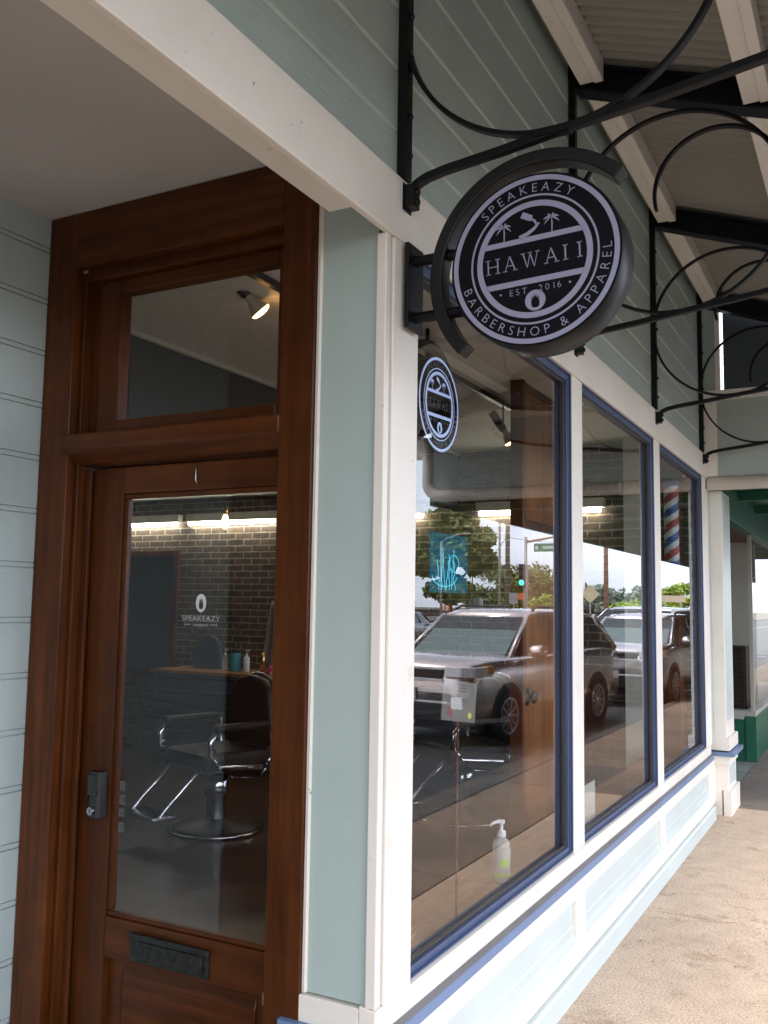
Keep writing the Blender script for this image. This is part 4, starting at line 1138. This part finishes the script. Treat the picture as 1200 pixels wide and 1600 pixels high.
# ------------------------------------------------------------------ cars (seen mirrored in the windows)
def loft(m, secs, smooth=True, cap=True):
    n = len(secs[0]); vs = [v for s_ in secs for v in s_]; fs = []
    for i in range(len(secs) - 1):
        for k_ in range(n - 1):
            fs.append((i * n + k_, i * n + k_ + 1, (i + 1) * n + k_ + 1, (i + 1) * n + k_))
    if cap: fs += [tuple(range(n)), tuple((len(secs) - 1) * n + k_ for k_ in range(n - 1, -1, -1))]
    m.add(vs, fs, smooth)
def make_car(paintm, L=4.75, W=1.88, H=1.68, wb=2.78, rails=True, screenm=None):
    """front towards -x, origin on the ground under the middle"""
    c = empty('parked_car'); fo = -L / 2; fx = fo + .93; rxx = fx + wb; hw = W / 2
    m = MB().use(paintm)
    # lower body: stations (x, half width, bottom, shoulder z)
    S = [(fo, .62, .42, .80), (fo + .05, .80, .30, .95), (fo + .18, hw * .95, .25, 1.03), (fo + .5, hw * .99, .25, 1.07), (fo + 1.0, hw, .26, 1.085), (fo + 1.32, hw, .28, 1.08), (fo + 2.2, hw, .28, 1.09), (rxx - .2, hw, .28, 1.12), (rxx + .45, hw * .99, .30, 1.14), (L / 2 - .12, hw * .96, .36, 1.12), (L / 2, hw * .86, .45, 1.0)]
    secs = []
    for x, w, b, z in S:
        half = [(w * .86, b), (w * .985, b + .06), (w, b + .26), (w * 1.0, z - .22), (w * .975, z - .06), (w * .90, z), (w * .5, z + .035), (0, z + .05)]
        secs.append([(x, y, zz) for y, zz in half] + [(x, -y, zz) for y, zz in reversed(half[:-1])])
    loft(m, secs)
    body = m.build('body', None, c)
    # cabin: dark glazed volume with painted roof and pillars
    cab = [(fo + 1.22, hw * .86, 1.07, hw * .84, 1.09), (fo + 1.95, hw * .90, 1.07, hw * .70, H - .06), (fo + 2.25, hw * .91, 1.07, hw * .70, H - .015), (fo + 3.2, hw * .91, 1.09, hw * .70, H - .01), (L / 2 - .55, hw * .90, 1.10, hw * .67, H - .06), (L / 2 - .08, hw * .87, 1.10, hw * .80, 1.16)]
    m = MB().use(M['carglass'])
    loft(m, [[(x, w, z0), (x, wt, z1), (x, -wt, z1), (x, -w, z0)] for x, w, z0, wt, z1 in cab], False); m.build('windows', None, c)
    m = MB().use(screenm or M['screen'])
    a, b = cab[0], cab[1]
    m.add([(a[0] - .012, a[1] * .90, a[4] + .01), (b[0] - .012, b[3] * .95, b[4] - .02), (b[0] - .012, -b[3] * .95, b[4] - .02), (a[0] - .012, -a[1] * .90, a[4] + .01)], [(0, 1, 2, 3)])
    m.build('windscreen', None, c)
    m = MB().use(paintm)
    rsec = []
    for x, wt, z in [(cab[1][0] - .04, cab[1][3], H - .075), (cab[2][0], cab[2][3] + .01, H - .01), (cab[3][0], cab[3][3] + .01, H), (cab[4][0], cab[4][3] + .01, H - .05), (cab[4][0] + .12, cab[4][3], H - .10)]:
        rsec.append([(x, wt + .012, z - .055), (x, wt, z + .0), (x, wt * .6, z + .022), (x, 0, z + .03), (x, -wt * .6, z + .022), (x, -wt, z), (x, -wt - .012, z - .055)])
    loft(m, rsec); 
    for sy in (-1, 1):
        for (i0, i1, wd) in ((0, 1, .06),):
            m.tube([(cab[0][0], sy * cab[0][1] * 1.0, cab[0][4]), (cab[1][0], sy * (cab[1][3] + .01), cab[1][4] - .01)], .036, 8)
        m.tube([(cab[5][0] - .02, sy * cab[5][1], 1.10), (cab[4][0] + .05, sy * cab[4][3], H - .08)], .06, 8)
        xm = fo + 2.72; m.tube([(xm, sy * hw * .915, 1.08), (xm + .05, sy * (hw * .705), H - .04)], .032, 8)
    m.build('roof', None, c)
    # wheels
    for x in (fx, rxx):
        for sy in (-1, 1):
            m = MB().use(M['black']); m.lathe([(.40, 0), (.40, .24)], 32, Matrix.Translation((x, sy * (hw + .004), .38)) @ Matrix.Rotation(R(90 * sy), 4, 'X')); m.build('wheel_arch', None, c)
            w = MB().use(M['rubber'])
            xf = Matrix.Translation((x, sy * (hw - .09), .36)) @ Matrix.Rotation(R(-90 * sy), 4, 'X')
            w.lathe([(.23, .105), (.335, .108), (.36, .09), (.36, -.10), (.30, -.11)], 32, xf, cap=False); wh = w.build('wheel', None, c)
            m = MB().use(M['alloy']); m.lathe([(0, .10), (.05, .102), (.055, .09)], 20, xf, cap=False); m.lathe([(.205, .095), (.235, .108), (.24, .09)], 32, xf, cap=False)
            for k_ in range(10):
                a = 2 * PI * k_ / 10; r_ = Matrix.Rotation(a, 4, 'Z'); m.box(.04, .215, -.014, .014, .08, .100, xf @ r_)
            m.build('rim', None, wh); m = MB().use(M['black']); m.lathe([(0, .05), (.236, .06)], 24, xf, cap=False); m.build('brake_disc', None, wh)
    # face
    U = .15
    m = MB().use(M['black']); m.box(fo - .012, fo + .1, -.52, .52, .70 + U, .80 + U); m.box(fo - .01, fo + .12, -.66, .66, .34, .55); gr = m.build('grille', None, c, .01)
    m = MB().use(M['silver']); m.box(fo - .022, fo + .08, -.56, .56, .805 + U, .835 + U); m.box(fo - .020, fo + .08, -.54, .54, .665 + U, .698 + U); m.box(fo - .02, fo + .1, -.60, .60, .555, .575); m.build('chrome_bar', None, gr, .004)
    m = MB().use(M['bluep']); n = 24; ez = .752 + U
    def ell(ry, rz, r): m.tube([(fo - .028, ry * math.cos(2 * PI * i / n), ez + rz * math.sin(2 * PI * i / n)) for i in range(n + 1)], r, 6)
    m.use(M['chrome']); ell(.085, .058, .009); ell(.045, .026, .007); ell(.022, .055, .007)
    m.use(M['bluep']); m.add([(fo - .0245, .08 * math.cos(2 * PI * i / n), ez + .053 * math.sin(2 * PI * i / n)) for i in range(n)], [tuple(range(n))]); m.build('emblem', None, gr)
    m = MB().use(M['plate']); m.box(fo - .03, fo - .012, -.155, .155, .575, .73); m.use(M['amber']); m.box(fo - .032, fo - .0305, -.145, .145, .685, .70); m.use(M['bluep']); m.box(fo - .032, fo - .0305, -.11, .11, .62, .66); m.build('licence_plate', None, c)
    for sy in (-1, 1):
        m = MB().use(M['hlamp']); m.prism([(fo - .025, sy * .57), (fo + .0, sy * .80), (fo + .13, sy * (hw * .985)), (fo + .50, sy * (hw * 1.015)), (fo + .5, sy * .80), (fo + .12, sy * .53)], .875, .995, 'z'); m.use(M['amber']); m.prism([(fo + .38, sy * hw * 1.01), (fo + .515, sy * (hw * 1.018)), (fo + .5, sy * .86), (fo + .33, sy * .86)], .905, 1.005, 'z'); m.build('headlight', None, c, .01)
        m = MB().use(M['hlamp']); m.box(fo - .02, fo + .12, sy * .74 - .08, sy * .74 + .08, .50, .64); m.build('fog_light', None, c, .01)
        m = MB().use(paintm); m.lathe([(0, -.12), (.06, -.11), (.085, -.04), (.085, .05), (.05, .11), (0, .12)], 14, Matrix.Translation((fo + 1.52, sy * (hw + .10), 1.15)) @ Matrix.Rotation(R(90), 4, 'X') @ Matrix.Scale(1.1, 4, (0, 0, 1)), cap=False); m.build('wing_mirror', None, c)
        if rails:
            m = MB().use(M['black']); m.tube([(fo + 2.2, sy * hw * .66, H + .01), (fo + 2.32, sy * hw * .66, H + .055), (L / 2 - .95, sy * hw * .66, H + .055), (L / 2 - .8, sy * hw * .66, H + .01)], .02, 8); m.build('roof_rail', None, c)
        m = MB().use(paintm); m.box(fo + 2.35, fo + 2.55, sy * (hw + .004) - .006, sy * (hw + .004) + .012, .90, .925); m.box(fo + 3.45, fo + 3.65, sy * (hw + .004) - .006, sy * (hw + .004) + .012, .93, .955); m.build('door_handle', None, c, .004)
    m = MB().use(M['black']); m.box(fo + .3, L / 2 - .2, -hw * .9, hw * .9, .2, .30); m.build('sill_trim', None, c)
    return c
GZ = -.13
def park(c, frontx, fronty, ang, wb, W, L):
    """puts the kerb-side front wheel at (frontx, fronty); ang turns the nose away from the kerb"""
    h = Vector((math.cos(ang), math.sin(ang)))     # nose to tail
    side = Vector((-math.sin(ang), math.cos(ang))) # towards the kerb
    p = Vector((frontx, fronty)) + h * (L / 2 - .93) - side * (W / 2 - .09)
    c.location = (p.x, p.y, GZ); c.rotation_euler = (0, 0, ang)
c1 = make_car(M['car_taupe']); park(c1, 9.05, -2.98, R(8), 2.78, 1.88, 4.75)
tag(c1, 'taupe metallic SUV parked at the kerb, mirrored in the first window', 'car', 'cars along the street')
c2 = make_car(M['car_pearl'], 4.65, 1.86, 1.62, 2.70); park(c2, 15.3, -2.12, R(4), 2.70, 1.86, 4.65)
tag(c2, 'pale SUV parked behind the taupe one, mirrored in the second window', 'car', 'cars along the street')
c3 = make_car(M['car_silver'], 4.9, 1.9, 1.78, 2.9, False); c3.location = (26.2, -5.2, GZ); c3.rotation_euler = (0, 0, R(120))
tag(c3, 'silver car standing side-on, mirrored in the third window', 'car', 'cars along the street')
c4 = make_car(M['car_dark'], 4.7, 1.85, 1.5, 2.75, False); c4.location = (29.2, -14.6, GZ); c4.rotation_euler = (0, 0, R(172))
tag(c4, 'dark grey car on the far side of the street, mirrored beside the post', 'car', 'cars along the street')
c5 = make_car(M['car_pearl'], 4.7, 1.85, 1.5, 2.75, False); c5.location = (62, -11.4, GZ); c5.rotation_euler = (0, 0, R(20))
tag(c5, 'pale car far down the street, mirrored at the third window', 'car', 'cars along the street')

# ------------------------------------------------------------------ across the street
MB().box(20, 260, -17.4, -17.0, -.19, .02).build('far_kerb', M['kerb'])['kind'] = 'structure'
MB().box(20, 600, -260, -17.4, -.19, -.05).build('verge', M['earth'])['kind'] = 'structure'
def make_tree(name, loc_, h, rad, n, leafm, label, cat='tree', trunk=True, squash=.75, size=.30, clumps=26, low=.30, group='trees across the street', seed=1, limbs=7):
    rnd = random.Random(seed)
    t = tag(empty(name, loc_), label, cat, group)
    cent = []
    for i in range(clumps):
        while True:
            p = Vector((rnd.uniform(-1, 1), rnd.uniform(-1, 1), rnd.uniform(-1, 1)))
            if .25 < p.length < 1: break
        cent.append(Vector((p.x * rad, p.y * rad, h * low + (p.z * .5 + .5) * h * (1 - low))))
    if trunk:
        m = MB().use(M['bark']); m.tube([(0, 0, -.1), (.08, 0, h * .15), (-.06, .1, h * .30), (.1, .05, h * .55)], [h * .045, h * .034, h * .028, h * .012], 10)
        for c_ in cent[:limbs]:
            m.tube([(0, .03, h * .24), tuple(Vector((0, 0, h * .28)).lerp(c_, .5) + Vector((0, 0, h * .04))), tuple(c_)], [h * .018, h * .010, h * .003], 6)
        m.build('trunk', None, t)
    m = MB().use(leafm)
    for i in range(n):
        c_ = cent[i % clumps]; cr = rad * (.30 + .12 * ((i * 7) % 5) / 5)
        d = Vector((rnd.gauss(0, 1), rnd.gauss(0, 1), rnd.gauss(0, 1) * squash)); d = d.normalized() * cr * rnd.random() ** .45
        p = c_ + Vector((d.x, d.y, d.z * squash))
        a = Vector((rnd.gauss(0, 1), rnd.gauss(0, 1), rnd.gauss(0, .6))).normalized(); b = a.orthogonal().normalized()
        s_ = size * rnd.uniform(.6, 1.3)
        m.add([tuple(p + a * s_), tuple(p + b * s_ * .5), tuple(p - a * s_), tuple(p - b * s_ * .5)], [(0, 1, 2, 3)])
    m.build('crown', None, t, fixn=False)
    return t
make_tree('spreading_tree', (100, -44.2, -.1), 13.3, 4.9, 12000, M['leaf_d'], 'large dark spreading tree across the street, mirrored beside the white post', seed=3, size=.50, low=.22, clumps=40)
make_tree('spreading_tree', (130, -47.2, -.1), 7.8, 6.6, 6000, M['leaf_m'], 'mid green tree behind the utility poles, mirrored in the first window', seed=4, size=.42, low=.10)
make_tree('round_bush', (120, -38.3, -.1), 3.6, 2.6, 3000, M['leaf_y'], 'bright yellow-green bush behind the traffic signal', 'bush', False, seed=5, size=.30, low=.0)
make_tree('spreading_tree', (165, -42, -.1), 4.4, 7.5, 3500, M['leaf_g'], 'low grey-green trees down the street, mirrored left in the second window', seed=6, size=.6, low=.05)
make_tree('spreading_tree', (172, -36, -.1), 4.6, 6.0, 3000, M['leaf_g'], 'low grey-green tree down the street beside the brown pole', seed=7, size=.55, low=.05)
make_tree('round_bush', (130, -29.5, -.1), 2.5, 3.0, 2500, M['leaf_y'], 'light green bush right of the brown utility pole', 'bush', False, seed=8, size=.35, low=.0)
make_tree('spreading_tree', (120, -20.5, -.1), 5.6, 2.6, 3000, M['leaf_y'], 'sunlit green tree mirrored in the third window', seed=9, size=.36, low=.12)
def pole(name, x, y, h, r, mat_, label, cat='pole', extra=None):
    t = tag(empty(name, (x, y, -.1)), label, cat, 'poles across the street')
    m = MB().use(mat_); m.tube([(0, 0, 0), (0, 0, h)], [r, r * .7], 12); m.build('shaft', None, t)
    if extra: extra(t)
    return t
def armx(t):
    m = MB().use(M['galv']); m.tube([(0, 0, 8.5), (0, .6, 9.0), (0, 1.7, 9.35), (0, 2.8, 9.5)], .055, 8); a = m.build('lamp_arm', None, t)
    m = MB().use(M['galv']); m.prism([(2.6, 9.42), (3.3, 9.40), (3.4, 9.52), (2.7, 9.6)], -.14, .14, 'x'); m.build('lamp_head', None, a)
pole('street_lamp', 90, -40.65, 8.7, .13, M['galv'], 'pale street lamp with a curved arm in front of the dark tree', 'street lamp', armx)
def cross(t):
    m = MB().use(M['polewood']); m.box(-.08, .08, -1.4, 1.4, 13.0, 13.18); m.build('crossarm', None, t)
pole('utility_pole', 95, -34.85, 20, .30, M['polewood'], 'thick grey wooden utility pole across the street', 'utility pole', cross)
pole('timber_pole', 92, -34.65, 19, .15, plain('pale_timber_pole', (.50, .42, .30), .8), 'thin pale pole left of the thick utility pole', 'pole')
pole('thin_post', 104, -42.8, 5.8, .10, M['black'], 'thin dark post beside the grey utility box', 'post')
pole('utility_pole', 95, -23.9, 18, .26, plain('brown_pole_wood', (.40, .21, .14), .8), 'brown utility pole mirrored in the second window', 'utility pole', cross)
# overhead wires
wr = MB().use(M['black'])
def wire(p, q, sag):
    wr.tube([tuple(Vector(p).lerp(Vector(q), t / 14) - Vector((0, 0, sag * 4 * (t / 14) * (1 - t / 14)))) for t in range(15)], .03, 4)
wire((95, -34.85, 13), (95, -23.9, 13), .4); wire((95, -23.9, 12.2), (175, -16, 9.5), 1.4); wire((104, -42.8, 5.7), (95, -34.85, 9.5), .5); wire((95, -34.85, 9.3), (95, -23.9, 9.0), .5)
tag(wr.build('overhead_wires', None), 'thin dark overhead wires between the utility poles', 'wires')
# traffic signal with mast arm and street sign
ts = tag(empty('traffic_signal', (84, -28.9, -.1)), 'traffic signal pole with green light lit and green street sign on its arm', 'traffic signal')
m = MB().use(M['galv']); m.tube([(0, 0, 0), (0, 0, 8.5)], [.19, .15], 12); m.use(plain('tan_mast_arm', (.45, .30, .20), .6)); m.tube([(0, 0, 8.0), (0, 2.2, 8.35), (0, 6.5, 9.0)], [.13, .11, .08], 10); m.build('mast', None, ts)
m = MB().use(M['black']); m.box(-.5, -.2, -.55, .05, 3.6, 5.85); hdn = m.build('signal_head', None, ts, .03)
for i, z in enumerate((5.45, 4.72, 4.05)):
    m = MB().use(M['siggreen'] if i == 2 else M['rubber']); m.lathe([(0, 0), (.25, 0), (.25, .03), (0, .05)], 20, Matrix.Translation((-.505, -.25, z)) @ Matrix.Rotation(R(-90), 4, 'Y'), cap=False); m.build('lamp', None, hdn)
m = MB().use(M['signgreen']); m.box(-.03, .03, .85, 4.4, 7.05, 7.85)
m.use(M['signtext'])
for i, (a, b) in enumerate([(1.0, 1.25), (1.75, 2.0), (2.06, 2.3), (2.36, 2.62), (2.68, 2.95), (3.0, 3.25), (3.3, 3.6), (3.66, 3.95), (4.0, 4.25)]): m.box(-.04, -.031, a, b, 7.28 + .04 * (i % 2), 7.60)
m.use(M['galv']); m.box(-.02, .02, 1.5, 1.54, 7.86, 8.25); m.box(-.02, .02, 3.8, 3.84, 7.86, 8.6)
sgn = m.build('street_sign', None, ts)
# utility box, cones, warning signs
ub = tag(empty('utility_box', (106, -43.1, -.05)), 'grey utility cabinet on the verge across the street', 'utility box')
m = MB().use(M['boxgrey']); m.box(-.6, .6, -.7, .7, 0, 2.65); m.build('cabinet_body', None, ub, .03)
m = MB().use(M['boxgrey']); m.box(-.615, -.601, -.65, -.02, .1, 2.5); m.box(-.615, -.601, .02, .65, .1, 2.5); m.build('cabinet_door', None, ub, .01)
c_ = tag(empty('traffic_cone', (100, -43.2, -.05)), 'orange traffic cone across the street, right of the barricade', 'cone')
m = MB().use(M['orange']); m.lathe([(.36, .06), (.06, 1.6), (0, 1.62)], 20, cap=False); m.build('cone_body', None, c_); m = MB().use(M['orange']); m.box(-.42, .42, -.42, .42, 0, .06); m.build('cone_base', None, c_)
ws = tag(empty('barricade', (96, -42.8, -.05)), 'orange and white folding barricade left of the street lamp', 'barricade')
m = MB().use(M['orange']); m.box(-.03, .03, -.5, .5, 1.1, 1.75); m.use(M['decal'])
m.box(-.035, -.0305, -.35, -.12, 1.12, 1.73); m.box(-.035, -.0305, .12, .35, 1.12, 1.73); m.build('board', None, ws)
for s1 in (-1, 1):
    m = MB().use(M['orange']); m.tube([(-.4, s1 * .45, 0), (0, s1 * .45, 1.9)], .04, 6); m.tube([(.4, s1 * .45, 0), (0, s1 * .45, 1.9)], .04, 6); m.build('leg', None, ws)
yl = tag(empty('road_sign', (90, -32.3, -.05)), 'pale square road sign with an orange one beside it', 'road sign')
m = MB().use(M['galv']); m.cyl((0, 0, 0), (0, 0, 2.2), .06); m.build('post', None, yl)
m = MB().use(M['paper']); m.box(-.05, -.02, -.5, .45, 1.95, 3.1); m.use(M['orange']); m.box(-.05, -.02, .5, 1.25, 2.4, 3.1); m.build('sign_plate', None, yl)
yd = tag(empty('road_sign', (70, -18.7, -.05)), 'pale yellow diamond road sign mirrored in the second window', 'road sign')
m = MB().use(M['galv']); m.cyl((0, 0, 0), (0, 0, 2.2), .05); m.build('post', None, yd)
m = MB().use(plain('pale_yellow_sign', (.60, .50, .30), .6)); m.prism([(0, 2.0), (.75, 2.75), (0, 3.5), (-.75, 2.75)], -.02, .02, 'x'); m.build('sign_plate', None, yd)
bd = tag(empty('board_sign', (85, -15.2, -.05)), 'long pale board on two posts far down the street', 'sign')
m = MB().use(plain('pale_board', (.60, .48, .32), .6)); m.box(-.04, .04, -1.1, 1.1, 2.3, 2.9); m.build('board', None, bd)
for s1 in (-1, 1):
    m = MB().use(M['galv']); m.cyl((0, s1 * .7, 0), (0, s1 * .7, 2.3), .06); m.build('post', None, bd)
# low wall far down the street
lw = MB().use(M['brown']).box(90, 400, -62.6, -62.2, -.1, 1.0).build('low_wall', None); tag(lw, 'long low brown wall along the far verge', 'wall')

# ------------------------------------------------------------------ sky, sun, camera
SUN_EL, SUN_AZ = 54, -118      # degrees; azimuth of the sun measured from +x towards +y
w = bpy.data.worlds.new('World'); sc.world = w; w.use_nodes = True
nt_ = w.node_tree; nt_.nodes.clear()
out = nt_.nodes.new('ShaderNodeOutputWorld'); bg = nt_.nodes.new('ShaderNodeBackground'); bg.inputs[1].default_value = .10
sky = nt_.nodes.new('ShaderNodeTexSky'); sky.sky_type = 'NISHITA'; sky.sun_disc = False
sky.sun_elevation = R(SUN_EL); sky.sun_rotation = R(90 - SUN_AZ); sky.air_density = 1.0; sky.dust_density = 2.5; sky.ozone_density = 1.0
tc = nt_.nodes.new('ShaderNodeTexCoord'); mp = nt_.nodes.new('ShaderNodeMapping'); mp.inputs['Scale'].default_value = (1, 1, 2.6)
nz = nt_.nodes.new('ShaderNodeTexNoise'); nz.inputs['Scale'].default_value = 2.2; nz.inputs['Detail'].default_value = 7
rp = nt_.nodes.new('ShaderNodeValToRGB'); rp.color_ramp.elements[0].position = .36; rp.color_ramp.elements[0].color = (.25,) * 3 + (1,); rp.color_ramp.elements[1].position = .64; rp.color_ramp.elements[1].color = (.88,) * 3 + (1,)
mx = nt_.nodes.new('ShaderNodeMix'); mx.data_type = 'RGBA'; mx.inputs[7].default_value = (9.9, 10.7, 12.6, 1)
L_ = nt_.links.new
L_(tc.outputs['Generated'], mp.inputs[0]); L_(mp.outputs[0], nz.inputs['Vector']); L_(nz.outputs['Fac'], rp.inputs[0])
L_(rp.outputs[0], mx.inputs[0]); L_(sky.outputs[0], mx.inputs[6]); L_(mx.outputs[2], bg.inputs[0]); L_(bg.outputs[0], out.inputs[0])
sun = bpy.data.lights.new('sun', 'SUN'); sun.energy = .7; sun.angle = R(14); sun.color = (1, .95, .87)
so = bpy.data.objects.new('sun', sun); COL.objects.link(so)
sd_ = Vector((math.cos(R(SUN_EL)) * math.cos(R(SUN_AZ)), math.cos(R(SUN_EL)) * math.sin(R(SUN_AZ)), math.sin(R(SUN_EL))))
so.rotation_euler = sd_.to_track_quat('Z', 'Y').to_euler(); so.location = (0, -5, 20)

F_, YAW, PIT, ROLL, CX, CY, CZ = 1448.30779, 0.48902, 0.09989, 0.01534, -2.21567, -1.1801, 1.6
fw = Vector((math.cos(YAW) * math.cos(PIT), math.sin(YAW) * math.cos(PIT), math.sin(PIT)))
r0 = Vector((math.sin(YAW), -math.cos(YAW), 0)); u0 = r0.cross(fw)
rt = r0 * math.cos(ROLL) + u0 * math.sin(ROLL); up = -r0 * math.sin(ROLL) + u0 * math.cos(ROLL)
cam = bpy.data.cameras.new('camera'); cam.sensor_fit = 'VERTICAL'; cam.sensor_height = 24; cam.lens = F_ / 1600 * 24
cam.clip_start = .05; cam.clip_end = 3000
co = bpy.data.objects.new('camera', cam); COL.objects.link(co)
mt = Matrix((rt, up, -fw)).transposed().to_4x4(); mt.translation = (CX, CY, CZ); co.matrix_world = mt
sc.camera = co

sc.view_settings.view_transform = 'Standard'; sc.view_settings.look = 'None'; sc.view_settings.exposure = 2.14; sc.view_settings.gamma = 1
sc.cycles.use_denoising = True
sc.cycles.max_bounces = 12; sc.cycles.diffuse_bounces = 5; sc.cycles.glossy_bounces = 5; sc.cycles.transparent_max_bounces = 16
sc.cycles.sample_clamp_indirect = 8
